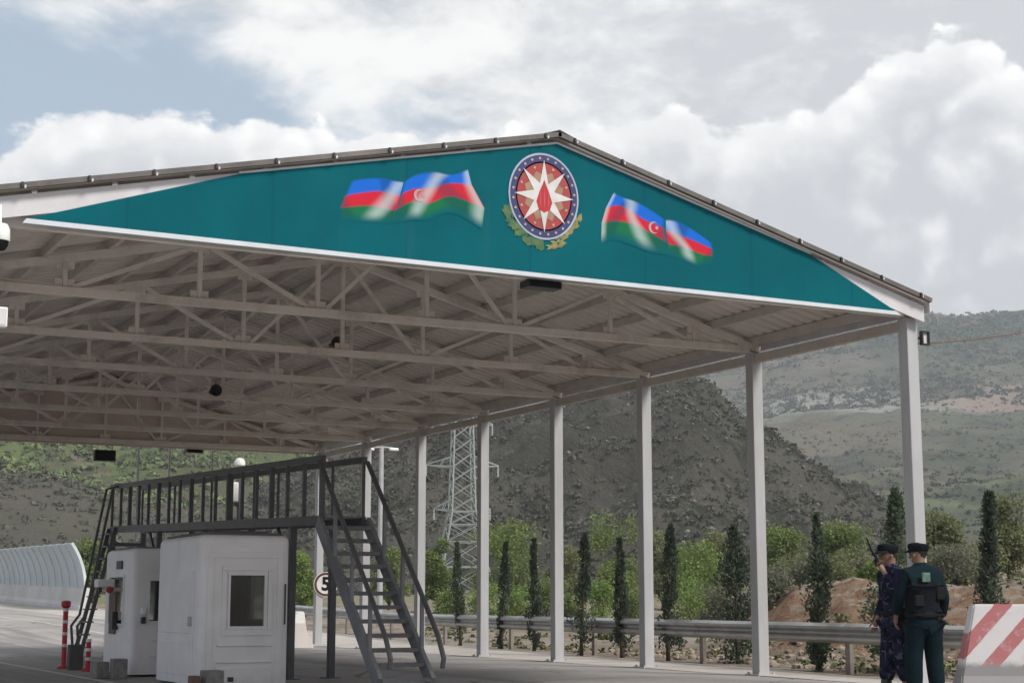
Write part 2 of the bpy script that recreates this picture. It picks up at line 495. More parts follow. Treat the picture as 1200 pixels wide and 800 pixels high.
def camo():
    m = bpy.data.materials.new('blue_camouflage')
    m.use_nodes = True
    t = NT(m.node_tree); b = m.node_tree.nodes['Principled BSDF']
    v = t.n('ShaderNodeTexCoord').outputs['Object']
    sn = t.n('ShaderNodeVectorMath', operation='SNAP'); t.put(sn.inputs[0], v); sn.inputs[1].default_value = (0.018, 0.018, 0.018)
    n1 = t.noise(sn.outputs[0], 11, 2, 0.5); n2 = t.noise(sn.outputs[0], 17, 2, 0.5)
    c = t.mix(t.m('GREATER_THAN', n1, 0.50), c4((0.008, 0.009, 0.018)), c4((0.018, 0.020, 0.046)))
    c = t.mix(t.m('GREATER_THAN', n2, 0.60), c, c4((0.075, 0.074, 0.11)))
    t.put(b.inputs['Base Color'], c)
    b.inputs['Roughness'].default_value = 0.9
    b.inputs['Specular IOR Level'].default_value = 0.08
    bp = t.n('ShaderNodeBump'); bp.inputs['Strength'].default_value = 0.7; bp.inputs['Distance'].default_value = 0.02
    t.put(bp.inputs['Height'], t.noise(v, 16, 4, 0.6)); t.put(b.inputs['Normal'], bp.outputs[0])
    return m


M['camo'] = camo()


def stripes(name, ca, cb, period, tilt, low=None, shift=0.0):
    """painted diagonal bands; low = height below which the concrete is bare and dirty"""
    m = bpy.data.materials.new(name)
    m.use_nodes = True
    t = NT(m.node_tree); b = m.node_tree.nodes['Principled BSDF']
    v = t.n('ShaderNodeTexCoord').outputs['Object']
    sp = t.n('ShaderNodeSeparateXYZ'); t.put(sp.inputs[0], v)
    ph = t.m('DIVIDE', t.m('ADD', t.m('SUBTRACT', sp.outputs[0], shift), t.m('MULTIPLY', sp.outputs[2], tilt)), period)
    ph = t.m('ADD', ph, t.m('MULTIPLY', t.m('SUBTRACT', t.noise(v, 9, 4), 0.5), 0.06))
    fr = t.m('ABSOLUTE', t.m('SUBTRACT', t.m('FRACT', ph), 0.5))
    k = t.step(fr, 0.255, 0.285)
    wear = t.step(t.noise(v, 7, 8, 0.7), 0.50, 0.70)
    c = t.mix(k, c4(cb), c4(ca))
    c = t.mix(t.m('MULTIPLY', wear, 0.6), c, c4((0.50, 0.46, 0.45)))
    if low is not None:
        h = t.m('ADD', sp.outputs[2], t.m('MULTIPLY', t.m('SUBTRACT', t.noise(v, 3.5, 6, 0.7), 0.5), 0.22))
        c = t.mix(t.step(h, low + 0.05, low - 0.05), c, c4((0.25, 0.24, 0.24)))
    t.put(b.inputs['Base Color'], c)
    b.inputs['Roughness'].default_value = 0.85
    return m


def glass(name, tint=(0.85, 0.9, 0.9)):
    m = bpy.data.materials.new(name)
    m.use_nodes = True
    b = m.node_tree.nodes['Principled BSDF']
    t = NT(m.node_tree)
    v = t.n('ShaderNodeTexCoord').outputs['Object']
    t.put(b.inputs['Base Color'], t.mix(t.noise(v, 3), c4(tint), c4(tuple(x * 0.9 for x in tint))))
    b.inputs['Roughness'].default_value = 0.04
    b.inputs['Transmission Weight'].default_value = 0.95
    b.inputs['IOR'].default_value = 1.38
    return m


M['glass'] = glass('window_glass', (0.55, 0.57, 0.58))

# ------------------------------------------------------------------ ground, road, hills
rng = random.Random(7)


def terrain_mat(name, cols, scales, bump=0.6, bscale=0.6, bdist=1.0):
    """cols: four colours mixed by two noises"""
    m = bpy.data.materials.new(name)
    m.use_nodes = True
    t = NT(m.node_tree); b = m.node_tree.nodes['Principled BSDF']
    v = t.n('ShaderNodeNewGeometry').outputs['Position']
    a = t.mix(t.step(t.noise(v, scales[0], 8, 0.65), 0.4, 0.6), c4(cols[0]), c4(cols[1]))
    a = t.mix(t.step(t.noise(v, scales[1], 9, 0.7, 0.5), 0.5, 0.62), a, c4(cols[2]))
    a = t.mix(t.step(t.noise(v, scales[2], 9, 0.72, 0.3), 0.60, 0.68), a, c4(cols[3]))
    t.put(b.inputs['Base Color'], a)
    b.inputs['Roughness'].default_value = 0.95
    b.inputs['Specular IOR Level'].default_value = 0.1
    bp = t.n('ShaderNodeBump'); bp.inputs['Strength'].default_value = bump; bp.inputs['Distance'].default_value = bdist
    t.put(bp.inputs['Height'], t.noise(v, bscale, 8, 0.7)); t.put(b.inputs['Normal'], bp.outputs[0])
    return m, t, b, v, a


def mat_ground():
    m, t, b, v, a = terrain_mat('soil', [(0.22, 0.182, 0.14), (0.31, 0.275, 0.235), (0.155, 0.125, 0.092), (0.16, 0.165, 0.08)], (0.12, 0.7, 0.25), 0.9, 2.2, 0.25)
    # eroded orange-brown clay where the ground is steep, pale gravel farther out
    g = t.n('ShaderNodeNewGeometry')
    sp = t.n('ShaderNodeSeparateXYZ'); t.put(sp.inputs[0], g.outputs['True Normal'])
    steep = t.step(t.m('ADD', sp.outputs[2], t.m('MULTIPLY', t.m('SUBTRACT', t.noise(v, 1.1, 6), 0.5), 0.22)), 0.985, 0.90)
    clay = t.mix(t.step(t.noise(v, 1.6, 8, 0.75, 0.8), 0.40, 0.62), c4((0.225, 0.150, 0.104)), c4((0.150, 0.084, 0.052)))
    a = t.mix(steep, a, clay)
    ps = t.n('ShaderNodeSeparateXYZ'); t.put(ps.inputs[0], v)
    r = t.m('SQRT', t.m('ADD', t.m('POWER', ps.outputs[0], 2.0), t.m('POWER', ps.outputs[1], 2.0)))
    gr = t.step(r, 90, 140)
    a = t.mix(t.m('MULTIPLY', gr, 0.8), a, t.mix(t.step(t.noise(v, 0.05, 6), 0.45, 0.55), c4((0.15, 0.17, 0.08)), c4((0.20, 0.19, 0.12))))
    t.put(b.inputs['Base Color'], a)
    return m


M['soil'] = mat_ground()


def grid_obj(name, P, nu, nv, m, kind='structure', wrap=False):
    """P: list of nu*nv points"""
    fs = []
    for i in range(nu - (0 if wrap else 1)):
        i2 = (i + 1) % nu
        for j in range(nv - 1):
            fs.append((i * nv + j, i * nv + j + 1, i2 * nv + j + 1, i2 * nv + j))
    me = bpy.data.meshes.new(name)
    me.from_pydata(P, [], fs)
    me.materials.append(m)
    me.polygons.foreach_set('use_smooth', [True] * len(fs))
    o = bpy.data.objects.new(name, me)
    C.objects.link(o)
    tag(o, kind=kind)
    if me.polygons[0].normal.z < 0:
        me.flip_normals()
    return o


# ground: one sheet to the horizon, dense where the picture looks
angs = []
a = -180.0
while a < 180:
    angs.append(a)
    a += 0.22 if -20 < a < 20 else (1.0 if -40 < a < 40 else 5.0)
radii = [0.0, 3, 6, 9, 12] + list(np.arange(13.5, 26, 0.7)) + list(np.arange(26, 50, 0.42)) + list(np.arange(50, 120, 2.2)) + [125, 135, 150, 170, 200, 260, 350, 500, 800, 1500, 3000, 6000]
P = []
for a in angs:
    ca, sa = math.cos(R(a)), math.sin(R(a))
    for r in radii:
        x = r * (FX * ca + RX * sa); y = r * (FY * ca + RY * sa)
        z = ground_z(x, y) if r < 600 else ground_z(x * 600 / r, y * 600 / r)
        if x < guard_x(y) - 0.3 and r < 320:
            z -= 0.06
        P.append((x, y, z))
grid_obj('ground', P, len(angs), len(radii), M['soil'], wrap=True)

xs = list(np.linspace(-16, 8, 13)) + list(np.linspace(8.5, 14.4, 13))
ys = list(np.linspace(-12, 60, 60)) + list(np.linspace(64, 240, 45))
grid_obj('road', [(x, y, road_z(x, y)) for x in xs for y in ys], len(xs), len(ys), M['asphalt'])
# pale dusty concrete apron the columns stand in, from the carriageway edge to the safety rail
rows = []
for y in ys:
    gx = guard_x(y)
    rows.append([(14.4 + (gx - 0.15 - 14.4) * k / 3, y, road_z(14.4, y) + 0.006 + 0.004 * math.sin(y * 1.7 + k)) for k in range(4)])
grid_obj('pavement', [rows[j][k] for k in range(4) for j in range(len(ys))], 4, len(ys), M['concrete'])
lm = MB()
for x0, y0, y1, w in [(6.1, 16, 200, 0.13), (2.3, 10, 200, 0.13), (11.9, 40, 200, 0.13)]:
    yy = list(np.linspace(y0, y1, 60))
    lm.sweep([[(x0, y, road_z(x0, y) + 0.005), (x0 + w, y, road_z(x0, y) + 0.005)] for y in yy], closed=False)
tag(lm.build('road_marking', M['white_line'], fix=False), kind='structure')


def interp(x, pts):
    if x <= pts[0][0]: return pts[0][1]
    for (x0, y0), (x1, y1) in zip(pts, pts[1:]):
        if x <= x1:
            t = (x - x0) / (x1 - x0)
            return y0 + (y1 - y0) * t
    return pts[-1][1]


def smooth_interp(x, pts, w=25):
    return sum(interp(x + d, pts) for d in (-w, -w / 2, 0, w / 2, w)) / 5


def hill(name, px0, px1, n, rads, hfun, m):
    P = []
    for i in range(n):
        px_ = px0 + (px1 - px0) * i / (n - 1)
        for r in rads:
            p = polar(px_, r)
            P.append((p.x, p.y, hfun(px_, r, p)))
    return grid_obj(name, P, n, len(rads), m)


def fz(p, s, seed, oct_=5):
    return mnoise.fractal(Vector((p.x * s, p.y * s, seed)), 0.9, 2.1, oct_)


dark_crest = [(-200, 690), (60, 655), (200, 612), (300, 575), (400, 530), (500, 492), (600, 462), (700, 446), (780, 440), (812, 442), (832, 450), (852, 466),
              (880, 489), (930, 521), (965, 541), (1000, 561), (1040, 592), (1075, 622), (1110, 652), (1160, 690), (1240, 712)]


def dark_h(px_, r, p):
    cy_ = smooth_interp(px_, dark_crest, 14)
    crest = (705 - cy_) / 1924 * 350
    t = (r - 185) / (350 - 185)
    if t <= 1:
        k = max(0, t) ** 1.0 * (0.25 + 0.75 * sstep(t, -0.1, 1.0))
        k = 0.45 * sstep(t, 0, 1) + 0.55 * max(0, t)
    else:
        k = 1 - 0.55 * sstep(t, 1, 2.0)
    nz = fz(p, 0.022, 4.2, 6)
    gul = abs(fz(p, 0.03, 9.0, 4))
    z = 1.08 + crest * k + (nz * 8.0 - gul * 7.5) * min(1, max(0, t) * 2.5) * (0.6 if abs(t - 1) < 0.1 else 1.0)
    if t < 0.02:
        z -= 4 * (0.02 - t) * 10
    return z


m_dark, *_ = terrain_mat('scrub_rock', [(0.078, 0.073, 0.060), (0.135, 0.126, 0.105), (0.046, 0.050, 0.036), (0.24, 0.23, 0.21)], (0.022, 0.045, 0.075), 1.0, 0.14, 7.0)
hill('hill', -220, 1250, 330, list(np.linspace(178, 360, 64)) + [375, 395, 420, 460, 520], dark_h, m_dark)

left_crest = [(-1500, 470), (-700, 430), (-200, 440), (0, 455), (150, 470), (300, 500), (420, 545), (520, 600), (640, 670)]


def left_h(px_, r, p):
    cy_ = smooth_interp(px_, left_crest, 40)
    crest = (705 - cy_) / 1924 * 640
    t = (r - 170) / (640 - 170)
    k = 0.6 * sstep(t, 0, 1) + 0.4 * max(0, t) if t <= 1 else 1 - 0.4 * sstep(t, 1, 1.6)
    return 1.5 + crest * k + (fz(p, 0.012, 14.2, 6) * 9 - abs(fz(p, 0.02, 2.0, 4)) * 6) * min(1, max(0, t) * 3) - (6 if t < 0.01 else 0)


m_left, t_, b_, v_, a_ = terrain_mat('meadow_hill', [(0.085, 0.105, 0.048), (0.150, 0.190, 0.072), (0.100, 0.092, 0.068), (0.20, 0.175, 0.13)], (0.012, 0.03, 0.05), 1.0, 0.2, 3.0)
sp_ = t_.n('ShaderNodeSeparateXYZ'); t_.put(sp_.inputs[0], v_)
low_ = t_.step(t_.m('ADD', sp_.outputs[2], t_.m('MULTIPLY', t_.m('SUBTRACT', t_.noise(v_, 0.02, 6), 0.5), 30)), 34, 20)
t_.put(b_.inputs['Base Color'], t_.mix(t_.m('MULTIPLY', low_, 0.85), a_, t_.mix(t_.noise(v_, 0.06, 8, 0.7), c4((0.075, 0.07, 0.058)), c4((0.15, 0.135, 0.11)))))
hill('hill', -1500, 700, 240, list(np.linspace(165, 650, 80)) + [700, 800, 900], left_h, m_left)

far_crest = [(200, 420), (500, 400), (800, 388), (900, 383), (1000, 377), (1085, 371), (1120, 374), (1160, 377), (1200, 378), (1300, 384), (1500, 395), (1900, 450), (2600, 520)]
far_prof = [(200, 700), (260, 676), (420, 634), (560, 604), (700, 572), (850, 540), (1000, 510), (1120, 482), (1250, 455), (1420, 410), (1600, 368)]


def far_h(px_, r, p):
    cy_ = smooth_interp(px_, far_crest, 30)
    k = (705 - cy_) / (705 - 368)
    if r <= 1600:
        yy = 705 - (705 - smooth_interp(r, far_prof, 60)) * k
        z = 1.08 + (705 - yy) / 1924 * r
    else:
        z = 1.08 + (705 - cy_) / 1924 * 1600 * (1 - 0.3 * sstep(r, 1600, 2400))
    amp = sstep(r, 200, 700)
    return z + amp * (fz(p, 0.004, 33.3, 6) * 16 - abs(fz(p, 0.008, 21.0, 5)) * 13) * (0.35 if abs(r - 1600) < 120 else 1) - (8 if r < 205 else 0)


def mat_far():
    m, t, b, v, a = terrain_mat('far_hill', [(0.072, 0.085, 0.060), (0.108, 0.115, 0.080), (0.050, 0.060, 0.046), (0.14, 0.125, 0.095)], (0.006, 0.022, 0.04), 1.0, 0.05, 8.0)
    sp = t.n('ShaderNodeSeparateXYZ'); t.put(sp.inputs[0], v)
    r = t.m('ADD', t.m('MULTIPLY', sp.outputs[0], FX), t.m('MULTIPLY', sp.outputs[1], FY))
    r = t.m('ADD', r, t.m('MULTIPLY', t.m('SUBTRACT', t.noise(v, 0.006, 7, 0.65), 0.5), 260))
    q = t.m('ADD', t.m('MULTIPLY', sp.outputs[0], RX), t.m('MULTIPLY', sp.outputs[1], RY))

    def band(a0, a1, soft):
        return t.m('MULTIPLY', t.step(r, a0 - soft, a0 + soft), t.step(r, a1 + soft, a1 - soft))
    wood = t.step(r, 1250, 1380)                    # wooded upper slope
    a = t.mix(t.m('MULTIPLY', wood, 0.7), a, t.mix(t.step(t.noise(v, 0.03, 7, 0.7), 0.42, 0.6), c4((0.036, 0.050, 0.042)), c4((0.075, 0.090, 0.062))))
    bare = t.m('MULTIPLY', band(1060, 1230, 25), t.step(t.noise(v, 0.008, 5), 0.34, 0.46))   # bare terraces
    red = t.step(q, 250, 330)
    a = t.mix(t.m('MULTIPLY', t.step(t.noise(v, 0.007, 7, 0.7, 0.5), 0.46, 0.60), 0.72), a, c4((0.165, 0.135, 0.105)))
    a = t.mix(t.m('MULTIPLY', bare, 0.92), a, t.mix(red, c4((0.30, 0.29, 0.265)), c4((0.27, 0.20, 0.17))))
    tr = t.m('MULTIPLY', band(690, 730, 12), t.step(t.noise(v, 0.01, 4), 0.35, 0.5))        # pale farm track
    a = t.mix(t.m('MULTIPLY', tr, 0.8), a, c4((0.34, 0.31, 0.26)))
    fl = t.m('MULTIPLY', band(430, 620, 40), t.step(t.noise(v, 0.012, 3), 0.4, 0.55))       # spring fields
    a = t.mix(t.m('MULTIPLY', fl, 0.7), a, c4((0.165, 0.19, 0.10)))
    t.put(b.inputs['Base Color'], a)
    return m


hill('hill', 250, 2600, 300, list(np.linspace(198, 700, 50)) + list(np.linspace(712, 1640, 75)) + [1700, 1850, 2050, 2400], far_h, mat_far())

# ---- ground cover on the slopes: bushes nobody could count
ICO = None


def blobs(name, m, n, pick, seed):
    """n rough tufts; pick(rng) -> (point, size)"""
    g = random.Random(seed)
    bm = bmesh.new(); bmesh.ops.create_icosphere(bm, subdivisions=1, radius=1.0)
    iv = np.array([v.co[:] for v in bm.verts]); fi = np.array([[v.index for v in f.verts] for f in bm.faces]); bm.free()
    nr = np.random.RandomState(seed)
    V, Fc = [], []
    cnt = 0
    for _ in range(n):
        q = pick(g)
        if q is None:
            continue
        p, s = q
        sc = np.array([s * g.uniform(0.8, 1.3), s * g.uniform(0.8, 1.3), s * g.uniform(0.55, 0.95)])
        vv = iv * sc * (0.62 + 0.62 * nr.rand(len(iv), 1)) + np.array([p.x, p.y, p.z + s * 0.25])
        V.append(vv); Fc.append(fi + cnt); cnt += len(iv)
    V = np.concatenate(V); Fc = np.concatenate(Fc)
    me = bpy.data.meshes.new(name)
    me.from_pydata(V.tolist(), [], Fc.tolist())
    me.materials.append(m)
    o = bpy.data.objects.new(name, me); C.objects.link(o)
    return tag(o, kind='stuff')


def tufts(name, m, n, pick, seed, leaves_=16):
    """n low bushes, each a dome of leaf-sized faces"""
    g = random.Random(seed); nr = np.random.RandomState(seed)
    P_ = []
    for _ in range(n):
        q = pick(g)
        if q is not None:
            P_.append((q[0].x, q[0].y, q[0].z, q[1]))
    A = np.array(P_); k = len(A)
    dv_ = nr.normal(size=(k, leaves_, 3)); dv_[:, :, 2] = np.abs(dv_[:, :, 2]) * 0.9
    dv_ /= np.linalg.norm(dv_, axis=2, keepdims=True)
    asp = nr.uniform(0.75, 1.3, (k, 1, 3)); asp[:, :, 2] *= 0.85
    s_ = A[:, None, 3:4]
    ctr = A[:, None, :3] + dv_ * asp * s_ * nr.uniform(0.45, 1.0, (k, leaves_, 1))
    ax = nr.normal(size=(k, leaves_, 3)); ax /= np.linalg.norm(ax, axis=2, keepdims=True)
    bx = np.cross(ax, dv_ + nr.normal(size=dv_.shape) * 0.5); bx /= np.linalg.norm(bx, axis=2, keepdims=True) + 1e-9
    sz = s_ * nr.uniform(0.28, 0.60, (k, leaves_, 1))
    V = np.stack([ctr - ax * sz, ctr + bx * sz * .6, ctr + ax * sz, ctr - bx * sz * .6], axis=2).reshape(-1, 3)
    nf = k * leaves_
    me = bpy.data.meshes.new(name)
    me.vertices.add(nf * 4); me.vertices.foreach_set('co', V.ravel())
    me.loops.add(nf * 4); me.loops.foreach_set('vertex_index', np.arange(nf * 4, dtype=np.int32))
    me.polygons.add(nf); me.polygons.foreach_set('loop_start', np.arange(0, nf * 4, 4, dtype=np.int32))
    me.update(calc_edges=True); me.validate()
    me.materials.append(m)
    o = bpy.data.objects.new(name, me); C.objects.link(o)
    return tag(o, kind='stuff')


def pick_on(hf, pxr, rr, size, dens=None, seed=0):
    def pk(g):
        px_ = g.uniform(*pxr); r = g.uniform(*rr)
        p = polar(px_, r)
        if dens is not None and mnoise.fractal(Vector((p.x * dens, p.y * dens, seed)), 1.0, 2.0, 3) < g.uniform(-0.5, 0.45):
            return None
        p.z = hf(px_, r, p)
        return p, size[0] + (size[1] - size[0]) * g.random() ** 2.2
    return pk


M['scrub'] = mat('scrub_leaf', (0.086, 0.086, 0.062), (0.062, 0.063, 0.047), 0.95, 0.2, world=True, island=0.3)
M['scrub_green'] = mat('scrub_green', (0.170, 0.225, 0.080), (0.100, 0.125, 0.056), 0.95, 0.03, world=True, island=0.25)
M['rocks'] = mat('pale_rock', (0.17, 0.16, 0.145), (0.12, 0.115, 0.105), 0.95, 0.4, world=True, island=0.35)
M['scrub_far'] = mat('scrub_far', (0.055, 0.066, 0.046), (0.040, 0.050, 0.036), 0.95, 0.02, world=True, island=0.3)
tufts('scrub', M['scrub'], 34000, pick_on(dark_h, (130, 1180), (186, 352), (0.2, 0.95), 0.022, 5), 11, 14)
blobs('scattered_rocks', M['rocks'], 2200, pick_on(dark_h, (150, 1180), (190, 352), (0.10, 0.55), 0.05, 25), 12)
tufts('hillside_bushes', M['scrub_green'], 16000, pick_on(left_h, (-420, 560), (330, 620), (0.5, 1.8), 0.012, 8), 13, 18)
tufts('scrub', M['scrub'], 14000, pick_on(left_h, (-420, 480), (172, 400), (0.25, 1.1), 0.02, 3), 14, 14)
tufts('distant_woods', M['scrub_far'], 15000, pick_on(far_h, (700, 1330), (1150, 1630), (1.2, 4.2), 0.006, 6), 15, 10)
tufts('distant_bushes', M['scrub_far'], 9000, pick_on(far_h, (800, 1330), (220, 1150), (0.5, 1.9), 0.008, 9), 16, 10)


def pick_near(g):
    px_ = g.uniform(500, 1260); r = g.uniform(22, 37)
    p = polar(px_, r)
    if p.x - guard_x(p.y) < 0.5:
        return None
    p.z = ground_z(p.x, p.y) - 0.02
    return p, 0.02 + 0.09 * g.random() ** 3


M['rubble'] = mat('rubble', (0.27, 0.215, 0.17), (0.18, 0.14, 0.11), 0.95, 2, world=True, island=0.35)
blobs('rubble', M['rubble'], 6000, pick_near, 17)


def pick_weed(g):
    px_ = g.uniform(480, 1260); r = g.uniform(22, 85)
    p = polar(px_, r)
    if p.x - guard_x(p.y) < 0.4:
        return None
    if mnoise.fractal(Vector((p.x * 0.2, p.y * 0.2, 5)), 1.0, 2.0, 3) < g.uniform(-0.2, 0.5):
        return None
    p.z = ground_z(p.x, p.y) - 0.02
    return p, 0.03 + 0.13 * g.random() ** 2


M['weed'] = mat('weed_leaf', (0.155, 0.165, 0.075), (0.11, 0.115, 0.06), 0.95, 0.6, world=True, island=0.45)
tufts('weeds', M['weed'], 14000, pick_weed, 18, 22)


# ------------------------------------------------------------------ trees
def leaves(bm_pts, g, size, droop=0.0, spread=1.0):
    """leaf-sized quads at the given points -> verts, faces"""
    V, Fc = [], []
    for p, out in bm_pts:
        s = size * g.uniform(0.6, 1.35)
        a = Vector((g.gauss(0, 1), g.gauss(0, 1), g.gauss(0, 0.7) - droop)) * spread + out * 1.2
        a.normalize()
        b = a.cross(Vector((g.gauss(0, 1), g.gauss(0, 1), g.gauss(0, 1)))).normalized()
        i = len(V)
        V += [p - b * s * 0.28, p + a * s * 0.5 - b * s * 0.34, p + a * s * 1.1, p + a * s * 0.45 + b * s * 0.34]
        Fc.append((i, i + 1, i + 2, i + 3))
    return V, Fc


def crown_obj(pts, g, size, m, parent, droop=0.0, spread=1.0):
    V, Fc = leaves(pts, g, size, droop, spread)
    me = bpy.data.meshes.new('crown')
    me.from_pydata(V, [], Fc)
    me.materials.append(m)
    o = bpy.data.objects.new('crown', me); C.objects.link(o); o.parent = parent
    return o


def cypress(px_, r, h, rad, label, seed, m='cypress', loose=0.0, n=1500):
    g = random.Random(seed)
    p = polar(px_, r)
    p.z = ground_z(p.x, p.y)
    t = empty('cypress_tree', p, g.uniform(0, 6), label=label, cat='tree', group='young cypresses along the safety rail')
    lean = Vector((g.uniform(-0.05, 0.05), g.uniform(-0.05, 0.05), 0)) * h
    MB().tube([(0, 0, -0.05), (0, 0, h * 0.1), lean * 0.5 + Vector((0, 0, h * 0.5)), lean + Vector((0, 0, h * 0.95))], [0.045, 0.04, 0.025, 0.008], 7).build('trunk', M['bark'], t, smooth='all')
    pts = []
    clump = [(g.random() ** 0.8, g.uniform(0, 6.28), g.uniform(0.35, 1.35)) for _ in range(int(34 + 40 * loose))]
    for _ in range(n):
        c = g.choice(clump)
        k = min(0.99, max(0.0, 0.03 + 0.97 * (c[0] + g.gauss(0, 0.045))))
        prof = (0.35 + 0.65 * sstep(k, 0.0, 0.12)) * (1 - k) ** 0.55 * (1 + 0.25 * math.sin(k * 9 + seed))
        rr = rad * prof * c[2] * (g.random() ** 0.45)
        th = c[1] + g.gauss(0, 0.6)
        out = Vector((math.cos(th) * 0.45, math.sin(th) * 0.45, 1.0 - loose * 0.5))
        pts.append((Vector((math.cos(th) * rr, math.sin(th) * rr, k * h)) + lean * k, out))
    crown_obj(pts, g, 0.062, M[m], t, spread=0.6 + loose * 0.5)
    return t


CY = [(540, 41.4, 636, 0.19, 'dark young cypress in front of the lattice pylon, left of the fifth canopy column', 'cypress', 0.1),
      (588, 38.5, 636, 0.19, 'left one of two thin cypresses between the fourth and fifth canopy columns', 'cypress_dark', 0.1),
      (626, 36.8, 632, 0.19, 'right one of two thin cypresses between the fourth and fifth canopy columns', 'cypress_dark', 0.1),
      (681, 33.5, 626, 0.22, 'thick dark cypress just right of the fourth canopy column', 'cypress_dark', 0.1),
      (728, 32.5, 632, 0.20, 'slim dark cypress close to the left of the third canopy column', 'cypress_dark', 0.1),
      (782, 30.8, 615, 0.23, 'ragged cypress standing just right of the third canopy column', 'cypress_dark', 0.3),
      (863, 29.6, 617, 0.50, 'broad bushy cypress swelling at its foot, left of the second canopy column', 'cypress_dark', 0.5),
      (958, 26.6, 605, 0.27, 'tall dark cypress between the second canopy column and the two officers', 'cypress', 0.35),
      (1044, 26.0, 577, 0.46, 'loose conifer with open branches rising behind the two officers', 'cypress', 1.0),
      (1157, 24.8, 583, 0.25, 'dark cypress rising behind the red and white striped barrier', 'cypress_dark', 0.3)]
def top_h(px_, r, ytop):
    p = polar(px_, r)
    return 1.08 + (705 - ytop) / 1924 * r - ground_z(p.x, p.y)


for i, (px_, r, yt, rad, lab, m, lo) in enumerate(CY):
    cypress(px_, r, top_h(px_, r, yt), rad, lab, 40 + i, m, lo, n=2600 if i < 6 else 3600)


def bushy(name, px_, r, h, w, label, seed, m, n=2600, size=0.16, droop=0.3, trunk=True, base=0.12, cat='tree', group=None):
    g = random.Random(seed)
    p = polar(px_, r)
    p.z = ground_z(p.x, p.y)
    t = empty(name, p, 0, label=label, cat=cat, group=group)
    clumps = []
    nc = 16
    for i in range(nc):
        k = (i + 0.5) / nc
        z = base * h + (1 - base) * h * (0.10 + 0.82 * g.random())
        kk = (z / h - base) / (1 - base)
        ww = w * 0.5 * math.sqrt(max(0.05, 1 - (2 * kk - 0.85) ** 2 / 1.5))
        th = k * 2.4 * math.pi * 3.1; q = ww * math.sqrt(g.random()) * 0.8
        clumps.append((Vector((math.cos(th) * q, math.sin(th) * q, z)), w * g.uniform(0.13, 0.25)))
    tr = MB()
    lo = h * max(base, 0.1)
    tr.tube([(0, 0, -0.1), (0.02 * h, 0, lo), (0, 0.02 * h, h * 0.55)], [0.022 * h + 0.02, 0.018 * h + 0.015, 0.006 * h], 7)
    for c, rr in clumps[::3]:
        tr.tube([(0.01 * h, 0, lo * 0.8), Vector((c.x * 0.5, c.y * 0.5, (lo + c.z) * 0.5)), c], [0.012 * h, 0.008 * h, 0.003 * h], 5)
    tr.build('trunk', M['bark'], t, smooth='all')
    pts = []
    for _ in range(n):
        c, rr = g.choice(clumps)
        dv_ = Vector((g.gauss(0, 1), g.gauss(0, 1), g.gauss(0, 0.9))).normalized()
        q = c + dv_ * rr * (g.random() ** 0.4) * 1.15
        q.z = max(0.02, q.z)
        pts.append((q, dv_ * 0.6))
    crown_obj(pts, g, size, M[m], t, droop=droop)
    return t


TREES = [  # name, px, r, ytop, width px, label, material, size
    ('willow_tree', 598, 78, 609, 84, 'big round light green tree behind the rail, between the fourth and fifth columns', 'willow', 0.20),
    ('willow_tree', 722, 80, 609, 76, 'round light green tree behind the two cypresses left of the third column', 'willow', 0.20),
    ('willow_tree', 512, 82, 632, 44, 'light green tree at the left foot of the lattice pylon', 'willow', 0.19),
    ('olive_tree', 664, 95, 640, 50, 'dull green tree seen directly right of the fourth canopy column', 'olive', 0.22),
    ('olive_tree', 776, 92, 622, 58, 'dull green tree behind the ragged cypress right of the third column', 'olive', 0.22),
    ('willow_tree', 820, 74, 640, 74, 'spreading bright green tree midway between the second and third columns', 'brightbush', 0.18),
    ('olive_tree', 846, 98, 622, 50, 'olive green tree whose top shows behind the broad bushy cypress', 'olive', 0.22),
    ('willow_tree', 918, 76, 618, 66, 'light green tree on the slope just right of the second canopy column', 'willow', 0.19),
    ('willow_tree', 988, 72, 622, 62, 'light green tree on the bank right of the tall dark cypress', 'willow', 0.19),
    ('olive_tree', 1108, 56, 612, 64, 'olive green tree on the bank right of the front canopy column', 'olive', 0.17),
    ('olive_tree', 1184, 58, 588, 70, 'olive green tree at the right edge behind the last cypress', 'olive', 0.17),
    ('willow_tree', 108, 120, 636, 46, 'green tree behind the right end of the curved noise screen', 'willow', 0.28),
    ('willow_tree', 357, 72, 648, 36, 'small bright green tree seen between the platform legs', 'brightbush', 0.18),
    ('willow_tree', 455, 88, 640, 44, 'light green tree seen behind the stair handrail, left of the pylon', 'willow', 0.2),
]
for i, (nm, px_, r, yt, wpx, lab, m, sz) in enumerate(TREES):
    bushy(nm, px_, r, max(1.2, top_h(px_, r, yt)), wpx / 1924 * r, lab, 70 + i, m, n=7000, size=sz * 0.62, group='green trees beyond the safety rail')
